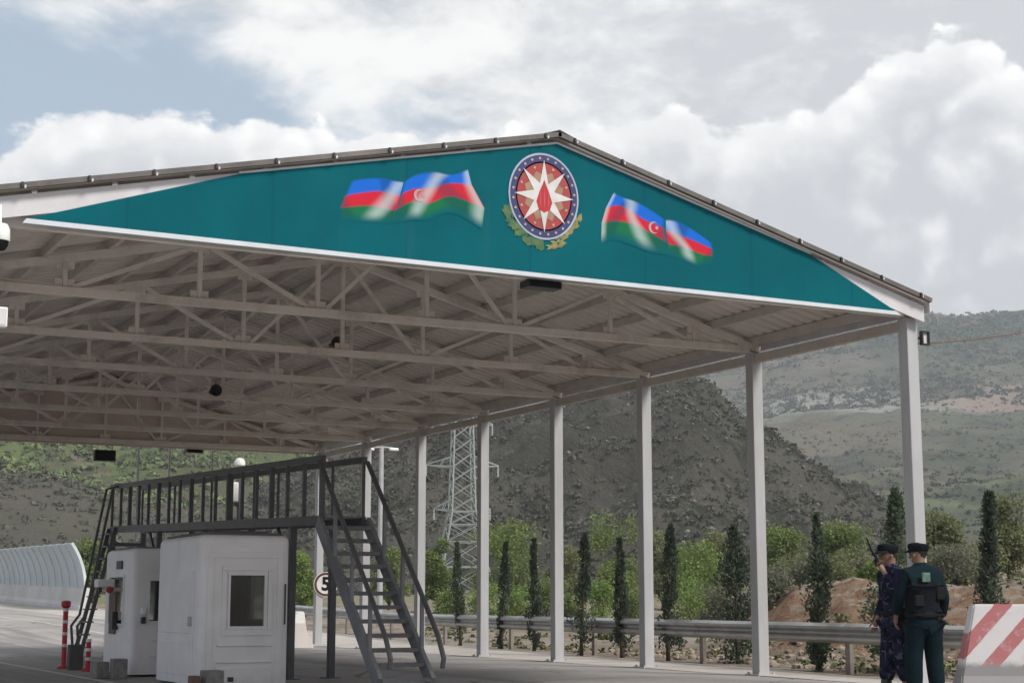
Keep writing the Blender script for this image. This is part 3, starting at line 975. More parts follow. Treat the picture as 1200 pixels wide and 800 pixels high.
BUSH = [
    (570, 66, 684, 44, 'low bright shrub just right of the fifth canopy column', 'brightbush'),
    (606, 64, 690, 44, 'low bright shrub beneath the big round green tree', 'brightbush'),
    (640, 68, 686, 36, 'low green shrub just left of the fourth canopy column', 'willow'),
    (668, 64, 690, 40, 'low green shrub at the left of the thick dark cypress', 'willow'),
    (704, 62, 684, 50, 'low bright shrub between the two cypresses left of the third column', 'brightbush'),
    (742, 66, 692, 34, 'small green shrub touching the left side of the third column', 'willow'),
    (810, 56, 672, 62, 'wide bright shrub below the spreading tree midway between columns', 'brightbush'),
    (838, 52, 690, 50, 'grey green shrub at the left of the broad bushy cypress', 'greybush'),
    (912, 50, 668, 56, 'grey shrub on the bank right beside the second column', 'greybush'),
    (934, 58, 652, 50, 'dull shrub between the second column and the tall cypress', 'olive'),
    (1000, 54, 650, 60, 'dull green shrub on top of the clay bank left of the officers', 'olive'),
    (1022, 44, 690, 30, 'small yellow green shrub beside the left officer', 'brightbush'),
    (1120, 48, 648, 60, 'grey green shrub on the clay bank right of the officers', 'greybush'),
    (903, 43, 676, 52, 'low grey shrub at the left end of the clay bank', 'greybush'),
    (950, 47, 664, 46, 'rounded dull shrub on the clay bank, left of the tall dark cypress', 'greybush'),
    (978, 49, 660, 60, 'dull green shrub on the clay bank, right of the tall dark cypress', 'olive'),
    (1012, 50, 662, 50, 'grey green shrub on the clay bank close to the left officer', 'greybush'),
    (1072, 50, 640, 60, 'grey green shrub behind the heads of the two officers', 'olive'),
    (1150, 50, 645, 64, 'dull green shrub behind the last cypress, above the striped barrier', 'olive'),
    (712, 46, 738, 30, 'low yellow green shrub seen under the rail near the slim cypress', 'olive'),
    (655, 84, 680, 44, 'far green shrub partly hidden by the fourth canopy column', 'willow'),
    (528, 64, 690, 40, 'low green shrub in front of the pylon foot', 'willow'),
]
for i, (px_, r, yt, wpx, lab, m) in enumerate(BUSH):
    bushy('shrub', px_, r, max(0.5, top_h(px_, r, yt)), wpx / 1924 * r, lab, 120 + i, m, n=2600, size=0.085, droop=-0.2, base=0.02, cat='shrub', group='shrubs beyond the safety rail')


# ------------------------------------------------------------------ canopy
XL, XR, XC = 2.30, 14.55, 9.05              # left posts, right posts, ridge
ZE, ZR = 5.08, 6.56                         # sheet underside at the posts and at the ridge
FY_ = [16.68, 20.2, 23.4, 26.5, 29.6, 32.72, 35.9, 39.0]
canopy = empty('border_canopy', (8.4, 16.5, 0), 0, label='long white steel gable canopy over the checkpoint lanes with teal banner front', cat='canopy')
CO = Vector((8.4, 16.5, 0))


def part(mb, name, m, parent, **kw):
    o = mb.build(name, m, None, **kw)
    o.parent = parent
    off = Vector((0, 0, 0))
    q = parent
    while q:
        off += q.location
        q = q.parent
    o.location = -off
    return o


def roof_z(x):
    return ZR - (ZR - ZE) * (XC - x) / (XC - XL) if x < XC else ZR - (ZR - ZE) * (x - XC) / (XR - XC)


GX = [2.55, 4.11, 5.83, 7.45, 9.05, 10.42, 12.0, 13.46, 14.5]
for i, y in enumerate(FY_):
    for x in (XL, XR):
        cw = 0.185
        zb = road_z(x, y)
        c = part(MB().box((x, y, (zb + 4.84) / 2), (cw, cw, 4.84 - zb), bev=0.012), 'column', M['post'], canopy)
        part(MB().box((x, y, zb + 0.012), (0.34, 0.34, 0.024)).box((x + .13, y + .13, zb + .035), (.03, .03, .03)).box((x - .13, y - .13, zb + .035), (.03, .03, .03)).box((x + .13, y - .13, zb + .035), (.03, .03, .03)).box((x - .13, y + .13, zb + .035), (.03, .03, .03)), 'base_plate', M['galv_pole'], c)
    # truss
    tr = empty('truss', (0, y - CO.y, 0)); tr.parent = canopy
    part(MB().beam((XL + 0.1, y, 4.90), (XR - 0.1, y, 4.90), 0.10, 0.10), 'bottom_chord', M['truss'], tr)
    for a, b in ((XL, XC), (XR, XC)):
        sgn = 1 if a < b else -1
        part(MB().beam((a - 0.1 * sgn, y, roof_z(a) - 0.16 - 0.02), (b - 0.01 * sgn, y, roof_z(b) - 0.16), 0.09, 0.10), 'top_chord', M['truss'], tr)
    for k, x in enumerate(GX[1:-1]):
        zt = roof_z(x) - 0.21
        part(MB().beam((x, y, 4.952), (x, y, zt), 0.055, 0.055), 'vertical', M['truss'], tr)
    for k, x in enumerate(GX[1:-1]):
        zt = roof_z(x) - 0.21
        part(MB().box((x, y, 4.99), (0.24, 0.012, 0.13)), 'gusset_plate', M['truss'], tr)
        part(MB().box((x, y, zt - 0.02), (0.22, 0.012, 0.13)), 'gusset_plate', M['truss'], tr)
    # diagonals: foot at every other chord node
    for xf, xt in ((4.2, 5.72), (7.33, 5.95), (7.57, 8.93), (10.3, 9.17), (10.53, 11.9), (13.36, 12.1), (4.0, 2.9), (13.56, 14.2)):
        part(MB().beam((xf, y + 0.004, 4.955), (xt, y + 0.004, roof_z(xt) - 0.225), 0.045, 0.055), 'diagonal', M['truss'], tr)

# eave beams between columns, and knee plates
for x, nm in ((XL, 0), (XR, 1)):
    for a, b in zip(FY_, FY_[1:]):
        part(MB().beam((x, a + 0.096, 4.755), (x, b - 0.096, 4.755), 0.09, 0.13), 'eave_beam', M['purlin'], canopy)

Y0, Y1 = 16.42, 39.4
# corrugated sheets
for a, b, over in ((XL, XC, 0.30), (XR, XC, 0.16)):
    sg = 1 if a < b else -1
    ax = a - over * sg
    za = roof_z(ax)
    rows = []
    per = 0.24
    ny = int((Y1 - Y0) / per)
    prof = []
    for j in range(ny + 1):
        y = Y0 + (Y1 - Y0) * j / ny
        for dy, dz in ((-0.5, 0), (-0.26, 0), (-0.18, 0.035), (0.18, 0.035), (0.26, 0), (0.5, 0)):
            yy = y + dy * per
            if Y0 <= yy <= Y1:
                prof.append((yy, dz))
    n = len(prof)
    vs = []
    for xx, zz in ((ax, za), (b, roof_z(b))):
        vs += [(xx, yy, zz + dz) for yy, dz in prof]
    vs += [(v[0], v[1], v[2] + 0.012) for v in vs]
    fs = []
    for k in range(n - 1):
        fs.append((k, k + 1, n + k + 1, n + k))
        fs.append((2 * n + k, 3 * n + k, 3 * n + k + 1, 2 * n + k + 1))
        fs.append((k, 2 * n + k, 2 * n + k + 1, k + 1))
    part(MB().add(vs, fs), 'roof_sheet', M['sheet'], canopy, fix=False)
    # purlins
    L = math.hypot(b - ax, roof_z(b) - za)
    npur = 9 if sg > 0 else 8
    for k in range(npur):
        t = (k + 0.25) / (npur - 0.35)
        xx = ax + (b - ax) * t; zz = roof_z(xx)
        part(MB().beam((xx, Y0 + 0.10, zz - 0.066), (xx, Y1 - 0.03, zz - 0.066), 0.055, 0.125), 'purlin', M['purlin'], canopy)
    # verge flashing along the gable edges
    for yv, s2 in ((Y0, -1), (Y1, 1)):
        mb = MB()
        mb.beam((ax, yv + s2 * 0.035, za + 0.015), (b + (0.02 * sg), yv + s2 * 0.035, roof_z(b) + 0.022), 0.06, 0.056)
        part(mb, 'verge_trim', M['verge'], canopy)
        nk = int(L / 0.72)
        for k in range(nk + 1):
            t = (k + 0.3) / (nk + 0.6)
            xx = ax + (b - ax) * t
            part(MB().box((xx, yv + s2 * 0.055, roof_z(xx) + 0.018), (0.022, 0.065, 0.054)).box((xx + 0.03, yv + s2 * 0.072, roof_z(xx) + 0.0), (0.018, 0.03, 0.03), mi=1), 'clip', [M['dark'], M['fascia']], canopy)
    # fascia strips
    poly = [(ax + 0.05 * sg, za - 0.05), (b, roof_z(b) - 0.045), (b, roof_z(b) - 0.30), (ax + 0.05 * sg, za - 0.27)]
    part(MB().slab(poly, 'y', 16.47, 16.50), 'fascia_board', M['fascia'], canopy)
    part(MB().beam((ax - 0.02 * sg, Y0, za - 0.06), (ax - 0.02 * sg, Y1, za - 0.06), 0.03, 0.15), 'gutter', M['fascia'], canopy)
rc = MB().slab([(XC - .2, roof_z(XC - .2) + .04), (XC, ZR + .065), (XC + .2, roof_z(XC + .2) + .04), (XC + .2, roof_z(XC + .2) + .055), (XC, ZR + .075), (XC - .2, roof_z(XC - .2) + .052)], 'y', Y0 - 0.06, Y1 + 0.06)
part(rc, 'ridge_cap', M['verge'], canopy)

# ---- banner on the front gable
BY = 16.445
bpoly = [(2.94, 4.90), (14.16, 4.87), (12.78, 5.50), (9.06, 6.48), (5.15, 5.635)]
banner = part(MB().slab(bpoly, 'y', BY, BY + 0.022), 'banner', M['teal'], canopy)
part(MB().slab([(2.90, 4.852), (14.24, 4.822), (14.16, 4.872), (2.94, 4.902)], 'y', BY - 0.006, BY + 0.03), 'border_strip', M['banner_edge'], banner)
part(MB().slab([(5.15, 5.637), (9.06, 6.482), (9.06, 6.505), (5.14, 5.66)], 'y', BY - 0.002, BY + 0.02), 'border_strip', M['banner_edge'], banner)
part(MB().slab([(12.78, 5.502), (9.06, 6.482), (9.06, 6.505), (12.80, 5.526)], 'y', BY - 0.002, BY + 0.02), 'border_strip', M['banner_edge'], banner)


def flag_mat(name, sheens):
    """printed flag: colours from the mesh's own uv, blending out into the teal cloth at the rim; sheens: (centre, slant, width)"""
    m = bpy.data.materials.new(name)
    m.use_nodes = True
    t = NT(m.node_tree); b = m.node_tree.nodes['Principled BSDF']
    uv = t.n('ShaderNodeUVMap').outputs[0]
    sp = t.n('ShaderNodeSeparateXYZ'); t.put(sp.inputs[0], uv)
    x, y = sp.outputs[0], sp.outputs[1]
    c = t.mix(t.step(y, 0.30, 0.365), c4((0.012, 0.155, 0.065)), c4((0.56, 0.022, 0.045)))
    c = t.mix(t.step(y, 0.635, 0.70), c, c4((0.014, 0.135, 0.60)))
    # darker ink in the folds, pale sheen printed across them
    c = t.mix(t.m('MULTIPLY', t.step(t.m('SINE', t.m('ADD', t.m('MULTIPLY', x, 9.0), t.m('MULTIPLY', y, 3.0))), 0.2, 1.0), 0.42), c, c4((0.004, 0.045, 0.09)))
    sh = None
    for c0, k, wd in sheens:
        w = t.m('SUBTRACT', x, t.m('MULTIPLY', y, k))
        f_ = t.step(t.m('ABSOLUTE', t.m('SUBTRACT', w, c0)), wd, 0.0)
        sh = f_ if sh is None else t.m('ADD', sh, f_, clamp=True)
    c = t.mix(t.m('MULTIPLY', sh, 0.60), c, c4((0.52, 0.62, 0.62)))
    fade = t.m('MULTIPLY', t.step(y, 0.0, 0.20), t.step(y, 1.0, 0.93))
    fade = t.m('MULTIPLY', fade, t.step(x, 0.0, 0.10))
    c = t.mix(fade, c4((0.0, 0.106, 0.132)), c)
    t.put(b.inputs['Base Color'], c)
    b.inputs['Roughness'].default_value = 0.7
    b.inputs['Specular IOR Level'].default_value = 0.08
    return m


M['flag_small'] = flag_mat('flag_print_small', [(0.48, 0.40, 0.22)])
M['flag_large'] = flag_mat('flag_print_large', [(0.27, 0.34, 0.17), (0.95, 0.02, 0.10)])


def flag(rows, flip, m, dy):
    """rows: top, blue/red, red/green, bottom edge curves as (x, z)"""
    n = 30

    def at(r, t):
        f_ = t * (len(r) - 1); i = min(int(f_), len(r) - 2); k = f_ - i
        pm = r[max(i - 1, 0)]; p0 = r[i]; p1 = r[i + 1]; pn = r[min(i + 2, len(r) - 1)]
        return [0.5 * ((2 * a1) + (-a0 + a2) * k + (2 * a0 - 5 * a1 + 4 * a2 - a3) * k * k + (-a0 + 3 * a1 - 3 * a2 + a3) * k ** 3) for a0, a1, a2, a3 in zip(pm, p0, p1, pn)]
    vs, uvs, fs = [], [], []
    sub = 3
    levels = [(0, 1, k / sub) for k in range(sub)] + [(1, 2, k / sub) for k in range(sub)] + [(2, 3, k / sub) for k in range(sub + 1)]
    for i in range(n + 1):
        t = i / n
        for (a, b, k) in levels:
            pa, pb = at(rows[a], t), at(rows[b], t)
            vs.append((pa[0] + (pb[0] - pa[0]) * k, BY - dy, pa[1] + (pb[1] - pa[1]) * k))
            uvs.append(((1 - t) if flip else t, 1 - (a + k) / 3))
    nv = len(levels)
    for i in range(n):
        for j in range(nv - 1):
            fs.append((i * nv + j, i * nv + j + 1, (i + 1) * nv + j + 1, (i + 1) * nv + j))
    o = part(MB().add(vs, fs), 'flag_print', m, banner)
    ul = o.data.uv_layers.new(name='UVMap')
    for lp in o.data.loops:
        ul.data[lp.index].uv = uvs[lp.vertex_index]


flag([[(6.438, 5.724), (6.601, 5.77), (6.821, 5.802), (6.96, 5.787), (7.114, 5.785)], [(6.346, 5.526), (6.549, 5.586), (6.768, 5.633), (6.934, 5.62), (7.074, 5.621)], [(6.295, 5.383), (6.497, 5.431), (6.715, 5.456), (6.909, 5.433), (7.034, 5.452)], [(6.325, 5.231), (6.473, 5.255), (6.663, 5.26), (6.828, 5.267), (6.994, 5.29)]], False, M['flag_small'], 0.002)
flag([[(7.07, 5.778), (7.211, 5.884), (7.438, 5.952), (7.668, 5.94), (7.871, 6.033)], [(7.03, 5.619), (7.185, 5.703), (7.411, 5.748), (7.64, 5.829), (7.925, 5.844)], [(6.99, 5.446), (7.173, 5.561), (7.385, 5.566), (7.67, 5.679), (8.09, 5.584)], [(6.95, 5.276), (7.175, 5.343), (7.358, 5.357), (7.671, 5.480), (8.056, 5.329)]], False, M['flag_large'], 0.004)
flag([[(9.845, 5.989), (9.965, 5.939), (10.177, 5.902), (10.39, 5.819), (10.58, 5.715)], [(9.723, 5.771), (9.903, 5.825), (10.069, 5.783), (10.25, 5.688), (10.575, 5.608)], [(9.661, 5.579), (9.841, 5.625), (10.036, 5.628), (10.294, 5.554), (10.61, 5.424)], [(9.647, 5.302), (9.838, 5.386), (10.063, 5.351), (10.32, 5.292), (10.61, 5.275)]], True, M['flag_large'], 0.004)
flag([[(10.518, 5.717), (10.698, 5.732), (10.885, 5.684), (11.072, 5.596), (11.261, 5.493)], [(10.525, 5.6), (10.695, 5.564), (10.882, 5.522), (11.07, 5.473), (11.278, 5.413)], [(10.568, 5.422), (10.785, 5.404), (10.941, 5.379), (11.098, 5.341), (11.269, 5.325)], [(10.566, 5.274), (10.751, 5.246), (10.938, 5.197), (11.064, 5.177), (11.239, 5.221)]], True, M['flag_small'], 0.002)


def disk(mb, cx, cz, rx, rz, y, n=40, r_in=0.0, mi=0):
    vs, fs = [], []
    for k in range(n):
        t = 2 * math.pi * k / n
        vs.append((cx + rx * math.cos(t), y, cz + rz * math.sin(t)))
    if r_in:
        for k in range(n):
            t = 2 * math.pi * k / n
            vs.append((cx + rx * r_in * math.cos(t), y, cz + rz * r_in * math.sin(t)))
        fs = [(k, (k + 1) % n, n + (k + 1) % n, n + k) for k in range(n)]
    else:
        fs = [tuple(range(n))]
    mb.add(vs, fs, mi)


def star_poly(cx, cz, rx, rz, pts, inner, rot=0.0):
    out = []
    for k in range(pts * 2):
        t = rot + math.pi * k / pts
        q = 1.0 if k % 2 == 0 else inner
        out.append((cx + rx * q * math.cos(t), cz + rz * q * math.sin(t)))
    return out


def flat(mb, poly, y, mi=0):
    mb.add([(p[0], y, p[1]) for p in poly], [tuple(range(len(poly)))], mi)


for cx, cz, s in ((7.27, 5.640, 1), (10.40, 5.600, 1)):
    mb = MB()
    n = 18
    outer = [(cx + 0.075 * math.cos(t), cz + 0.075 * math.sin(t)) for t in np.linspace(R(50), R(310), n)]
    inner = [(cx + 0.020 + 0.062 * math.cos(t), cz + 0.062 * math.sin(t)) for t in np.linspace(R(310), R(50), n)]
    vs = [(p[0], BY - 0.008, p[1]) for p in outer + inner[::-1]]
    mb.add(vs, [(k, k + 1, n + k + 1, n + k) for k in range(n - 1)])
    flat(mb, star_poly(cx + 0.042, cz, 0.030, 0.030, 8, 0.55), BY - 0.008)
    part(mb, 'crescent_star', mat('crescent_pale', (0.50, 0.40, 0.42), None, 0.7, 4, spec=0.1) if cx < 8 else bpy.data.materials['crescent_pale'], banner, fix=False)

M['em_ring'] = mat('emblem_ring', (0.42, 0.47, 0.60), None, 0.5, 5)
M['em_navy'] = mat('emblem_navy', (0.025, 0.03, 0.14), None, 0.5, 5)
M['em_red'] = mat('emblem_red', (0.36, 0.022, 0.03), (0.30, 0.05, 0.04), 0.5, 5)
M['em_sand'] = mat('emblem_sand', (0.36, 0.215, 0.14), (0.30, 0.15, 0.09), 0.5, 5)
M['em_white'] = mat('emblem_white', (0.68, 0.66, 0.65), None, 0.5, 5)
M['em_flame'] = mat('emblem_flame', (0.50, 0.006, 0.02), None, 0.5, 5)
M['em_leaf'] = mat('emblem_leaf', (0.02, 0.11, 0.05), (0.10, 0.17, 0.05), 0.6, 9)
M['em_wheat'] = mat('emblem_wheat', (0.32, 0.27, 0.09), (0.15, 0.17, 0.05), 0.5, 9)
M['em_dot'] = mat('emblem_dot', (0.45, 0.36, 0.28), None, 0.5, 5)
ex, ez, erx, erz = 8.87, 5.815, 0.47, 0.525
em = empty('emblem'); em.parent = banner
em.location = (0, 0, 0)


def ep(mb, name, m):
    return part(mb, name, m, banner, fix=False)


EMB = banner
# oak spray (left) and ears of wheat (right) under the disk
mb = MB()
g = random.Random(5)
for k in range(60):
    t = R(g.uniform(198, 268)); q = g.uniform(0.96, 1.17)
    cx, cz = ex + erx * q * math.cos(t), ez + erz * q * math.sin(t) - 0.01
    a = t + g.uniform(-0.9, 0.9) - 0.6
    poly = [(cx + 0.052 * math.cos(a + b) * w, cz + 0.052 * math.sin(a + b) * w) for b, w in ((0, 1.1), (0.7, .6), (1.5, .75), (2.3, .5), (3.14, .8), (3.9, .5), (4.7, .75), (5.5, .6))]
    flat(mb, poly, BY - 0.004 - 0.0001 * k)
ep(mb, 'oak_leaves', M['em_leaf'])
mb = MB()
for k in range(60):
    t = R(g.uniform(276, 342)); q = g.uniform(0.98, 1.24) - 0.10 * abs(math.sin((t - R(278)) * 2))
    cx, cz = ex + erx * q * math.cos(t), ez + erz * q * math.sin(t) - 0.01
    a = t + R(90) + g.uniform(-0.5, 0.5)
    poly = [(cx + 0.045 * math.cos(a + b) * w, cz + 0.045 * math.sin(a + b) * w) for b, w in ((0, 1.2), (1.2, .4), (3.14, 1.0), (5.0, .4))]
    flat(mb, poly, BY - 0.0045 - 0.0001 * k)
ep(mb, 'wheat_ears', M['em_wheat'])
yy = BY - 0.012
mb = MB(); disk(mb, ex, ez, erx, erz, yy, 48); ep(mb, 'shield_ring', M['em_ring'])
mb = MB(); disk(mb, ex, ez, erx * .955, erz * .955, yy - .003, 48, 0.80); ep(mb, 'navy_band', M['em_navy'])
mb = MB(); disk(mb, ex, ez, erx * .80, erz * .80, yy - .003, 48); ep(mb, 'red_field', M['em_red'])
mb = MB()
for k in range(24):
    t = 2 * math.pi * (k + 0.5) / 24
    disk(mb, ex + erx * .877 * math.cos(t), ez + erz * .877 * math.sin(t), 0.016, 0.016, yy - .006, 8)
for k in range(8):
    t = 2 * math.pi * k / 8 + math.pi / 8
    disk(mb, ex + erx * .69 * math.cos(t), ez + erz * .69 * math.sin(t), 0.016, 0.016, yy - .006, 8)
ep(mb, 'gold_dots', M['em_dot'])
mb = MB(); flat(mb, star_poly(ex, ez, erx * .60, erz * .60, 8, 0.80, R(22.5)), yy - .006); ep(mb, 'sand_star', M['em_sand'])
mb = MB(); flat(mb, star_poly(ex, ez, erx * .84, erz * .84, 8, 0.37), yy - .009); ep(mb, 'white_star', M['em_white'])
mb = MB()
for cx, w, h0, h1, y_ in ((0, .105, -.20, .20, 0), (-.055, .03, -.13, .09, 1), (.055, .03, -.13, .09, 1), (0, .028, -.15, .13, 1)):
    prof = [(0, h0), (w * .72, h0 + (h1 - h0) * .10), (w, h0 + (h1 - h0) * .32), (w * .62, h0 + (h1 - h0) * .62), (w * .2, h0 + (h1 - h0) * .86), (0, h1)]
    poly = [(ex + cx + p[0], ez + p[1]) for p in prof] + [(ex + cx - p[0], ez + p[1]) for p in prof[-2:0:-1]]
    if y_:
        for q in range(len(poly)):
            pass
        flat(mb, [(ex + cx + (p[0] - ex - cx) * .35, p[1]) for p in poly], yy - .015, 1)
    else:
        flat(mb, poly, yy - .012, 0)
ep(mb, 'flame', [M['em_flame'], mat('flame_highlight', (0.58, 0.07, 0.08), None, 0.5, 5)])
bpy.data.objects.remove(em)

# the banner of the rear gable, seen from behind under the roof
part(MB().slab([(2.42, 4.80), (14.44, 4.80), (14.44, 5.10), (9.05, 6.555), (2.42, 5.10)], 'y', 39.10, 39.12), 'rear_banner', M['backcloth'], canopy)

# ------------------------------------------------------------------ lamps, speakers, cameras hung from the canopy
def hung_lamp(x, y, z, w, h, dpt, label, rz=0.0):
    t = empty('floodlight', (x, y, z), rz, label=label, cat='lamp', group='dark floodlights hung under the canopy')
    MB().box((0, 0, 0), (w, dpt, h), bev=0.012).build('housing', M['dark'], t)
    MB().box((0, -dpt / 2 - 0.004, 0), (w * .88, 0.008, h * .8)).build('lens', M['black'], t)
    MB().beam((-w * .35, 0, h / 2), (-w * .35, 0, h / 2 + 0.14), .02, .02).beam((w * .35, 0, h / 2), (w * .35, 0, h / 2 + .14), .02, .02).build('bracket', M['purlin'], t)
    return t


hung_lamp(8.98, 16.72, 4.80, 0.46, 0.09, 0.22, 'flat dark floodlight under the middle of the teal banner')
hung_lamp(9.10, 39.2, 4.56, 0.52, 0.27, 0.16, 'black rectangular box lamp hanging below the rear edge of the canopy')
hung_lamp(11.30, 39.2, 4.80, 0.42, 0.17, 0.16, 'smaller dark lamp under the rear canopy edge, right of the black box')
for x, y, z, lab in ((10.02, 26.3, 5.52, 'dark horn loudspeaker hanging high in the trusses beneath the left flag'), (8.81, 29.4, 4.98, 'dark loudspeaker hanging among the rear trusses above the booths')):
    t = empty('loudspeaker', (x, y, z), 0, label=lab, cat='loudspeaker', group='loudspeakers in the canopy trusses')
    MB().lathe([(q_a * 0.62, q_b) for q_a, q_b in ((0.03, 0.16), (0.07, 0.15), (0.075, 0.05), (0.10, 0.0), (0.17, -0.16), (0.185, -0.18), (0.17, -0.17), (0.06, 0.0), (0.0, 0.02))], n=20, axis='y').build('horn', mat('horn_grey', (0.05, 0.046, 0.044), None, 0.6, 8) if x > 10 else bpy.data.materials['horn_grey'], t, smooth=True)
    MB().beam((0, 0.12, 0.05), (0, 0.12, 0.40), .03, .03).build('bracket', M['purlin'], t)
t = empty('dome_camera', (2.66, 16.3, 4.63), 0, label='white and black dome camera at the left edge under the roof corner', cat='camera')
MB().lathe([(0.0, 0.16), (0.075, 0.15), (0.10, 0.10), (0.105, -0.01), (0.10, -0.02), (0, -0.02)], n=24).build('housing', M['lampwhite'], t, smooth=True)
MB().lathe([(0.092, -0.02), (0.088, -0.06), (0.062, -0.105), (0.0, -0.125)], n=24).build('dome', M['black'], t, smooth=True)
MB().beam((0, 0.02, 0.15), (0, 0.08, 0.36), 0.035, 0.035).beam((0, .08, .36), (-.34, .38, .36), .035, .035).build('arm', M['galv_pole'], t)
t = empty('junction_box', (2.72, 16.38, 3.86), 0, label='small white box at the left edge below the dome camera', cat='electrical box')
MB().box((0, 0, 0), (0.13, 0.10, 0.20), bev=0.012).build('housing', M['lampwhite'], t)
MB().box((0, -0.053, 0.0), (0.10, 0.006, 0.16)).build('lid', M['fascia'], t)
MB().beam((-0.065, 0.06, 0), (-0.33, 0.25, 0), 0.03, 0.03).build('arm', M['galv_pole'], t)
t = empty('wall_lamp', (14.735, 16.56, 4.57), 0, label='small square dark framed lamp on the right side of the front canopy column', cat='lamp')
f_ = MB()
for c, dd in (((0, 0, .085), (.13, .06, .02)), ((0, 0, -.085), (.13, .06, .02)), ((-.055, 0, 0), (.02, .06, .15)), ((.055, 0, 0), (.02, .06, .15))):
    f_.box(c, dd)
f_.build('frame', M['dark'], t)
MB().box((0, 0.012, 0), (.09, .02, .15)).build('lens', M['fascia'], t)
MB().beam((-.065, .02, 0), (-.10, .09, 0), .025, .025).build('bracket', M['dark'], t)
t = empty('floodlight', (14.45, 38.75, 4.55), 0, label='white floodlight at the top of the rear canopy column behind the platform', cat='lamp')
MB().box((0, -0.05, 0), (0.30, 0.14, 0.24), rot=Matrix.Rotation(R(25), 3, 'X'), bev=0.02).build('housing', M['lampwhite'], t)
MB().box((0, -0.128, -0.033), (0.25, 0.012, 0.19), rot=Matrix.Rotation(R(25), 3, 'X')).build('lens', M['reflect'], t)
MB().beam((0, 0.03, 0), (0.02, 0.16, 0.02), 0.05, 0.05).build('bracket', M['galv_pole'], t)

# round speed sign on the rear column
sg = empty('speed_sign', (14.70, 38.86, 1.52), -R(8), label='round white speed limit sign reading 5 on the rear canopy column', cat='sign')
MB().lathe([(0.0, 0.0), (0.31, 0.0), (0.31, 0.02), (0, 0.02)], n=32, axis='y').build('plate', M['reflect'], sg)
mb = MB(); disk(mb, 0, 0, .295, .295, -0.004, 36, 0.80); mb.build('ring', mat('sign_ring', (0.10, 0.03, 0.035), None, 0.5, 5), sg, fix=False)
tc_ = bpy.data.curves.new('digit', 'FONT'); tc_.body = '5'; tc_.size = 0.46; tc_.align_x = 'CENTER'; tc_.align_y = 'CENTER'; tc_.extrude = 0.003; tc_.offset = 0.014
to = bpy.data.objects.new('digit', tc_); C.objects.link(to)
dg = bpy.context.evaluated_depsgraph_get()
tme = bpy.data.meshes.new_from_object(to.evaluated_get(dg)); bpy.data.objects.remove(to)
to = bpy.data.objects.new('digit', tme); C.objects.link(to); to.parent = sg; to.rotation_euler = (R(90), 0, 0); to.location = (0, -0.008, -0.0)
tme.materials.clear(); tme.materials.append(M['black'])

# thin service posts under the rear edge, and the camera mast behind the walkway
for x, lab in ((9.95, 'thin grey post under the rear canopy edge, leftmost of three'), (10.72, 'thin grey post under the rear canopy edge, middle of three'), (11.80, 'thin grey post under the rear canopy edge, rightmost of three')):
    t = empty('thin_post', (x, 39.3, road_z(x, 39.3)), 0, label=lab, cat='post', group='thin posts under the rear canopy edge')
    MB().tube([(0, 0, 0), (0, 0, 4.95)], 0.028, 8).build('shaft', M['galv_pole'], t, smooth=True)
    MB().box((0, 0, .01), (.16, .16, .02)).build('base_plate', M['galv_pole'], t)
t = empty('camera_mast', (13.05, 41.0, road_z(13.05, 41)), 0, label='mast with a white dome camera and white box behind the platform railing', cat='camera mast')
MB().tube([(0, 0, 0), (0, 0, 4.40)], 0.045, 10).build('pole', M['platform'], t, smooth=True)
MB().lathe([(0, 4.80), (0.09, 4.78), (0.145, 4.70), (0.145, 4.60), (0.08, 4.54), (0.0, 4.54)], n=16).build('dome', M['lampwhite'], t, smooth=True)
MB().tube([(0, 0, 4.38), (0, 0, 4.56)], 0.085, 10).build('collar', M['dark'], t)
MB().box((-0.13, -0.05, 3.90), (0.17, 0.15, 0.50), bev=0.02).build('equipment_box', M['lampwhite'], t)
MB().box((-0.08, -0.05, 3.58), (0.12, 0.12, 0.10), bev=0.01).build('lens_head', M['dark'], t)
p = polar(445, 58)
t = empty('street_lamp', (p.x, p.y, ground_z(p.x, p.y)), 0, label='tall grey street lamp pole beyond the rear columns, left of the pylon', cat='street lamp')
MB().tube([(0, 0, 0), (0, 0, 3), (0, 0, 6.3)], [0.11, 0.095, 0.075], 10).build('pole', M['galv_pole'], t, smooth=True)
MB().tube([(-.38, .15, 6.28), (0, 0, 6.32), (.38, -.15, 6.28)], 0.03, 8).build('arm', M['galv_pole'], t)
for s in (-1, 1):
    MB().box((.40 * s, -.16 * s, 6.24), (.34, .16, .10), bev=.03).build('lamp_head', M['lampwhite'], t)

# cable running off to the right from the front column
ce = polar(1360, 32); ce.z = 1.08 + 0.176 * 32
c0_ = Vector((14.66, 16.62, 4.50))
cb = [c0_ + (ce - c0_) * k / 12 + Vector((0, 0, -0.18 * 4 * (k / 12) * (1 - k / 12))) for k in range(13)]
tag(MB().tube(cb, 0.010, 6).build('overhead_cable', M['brown_panel'], smooth=True), 'thin reddish cable running off to the right from the front canopy column', 'cable')
t = empty('cable_pole', (ce.x, ce.y, ground_z(ce.x, ce.y)), 0, label='wooden pole beyond the right edge holding the thin cable', cat='pole')
MB().tube([(0, 0, -.1), (0, 0, ce.z - ground_z(ce.x, ce.y) + .2)], [.11, .08], 10).build('shaft', M['bark'], t, smooth=True)

# ------------------------------------------------------------------ safety rail
rail = empty('guardrail', (guard_x(19.9), 19.9, 0), 0, label='galvanised steel safety rail running along the far edge of the lane', cat='guardrail')
wprof = [(0.0, 0.76), (-0.075, 0.715), (-0.085, 0.675), (-0.005, 0.625), (-0.005, 0.595), (-0.085, 0.545), (-0.075, 0.505), (0.0, 0.46)]
wclosed = wprof + [(a + 0.012, b + (0.004 if i < 4 else -0.004)) for i, (a, b) in enumerate(wprof)][::-1]
RO = rail.location


def rp(mb, name, m, **kw):
    o = mb.build(name, m, rail, **kw); o.location = -RO; return o


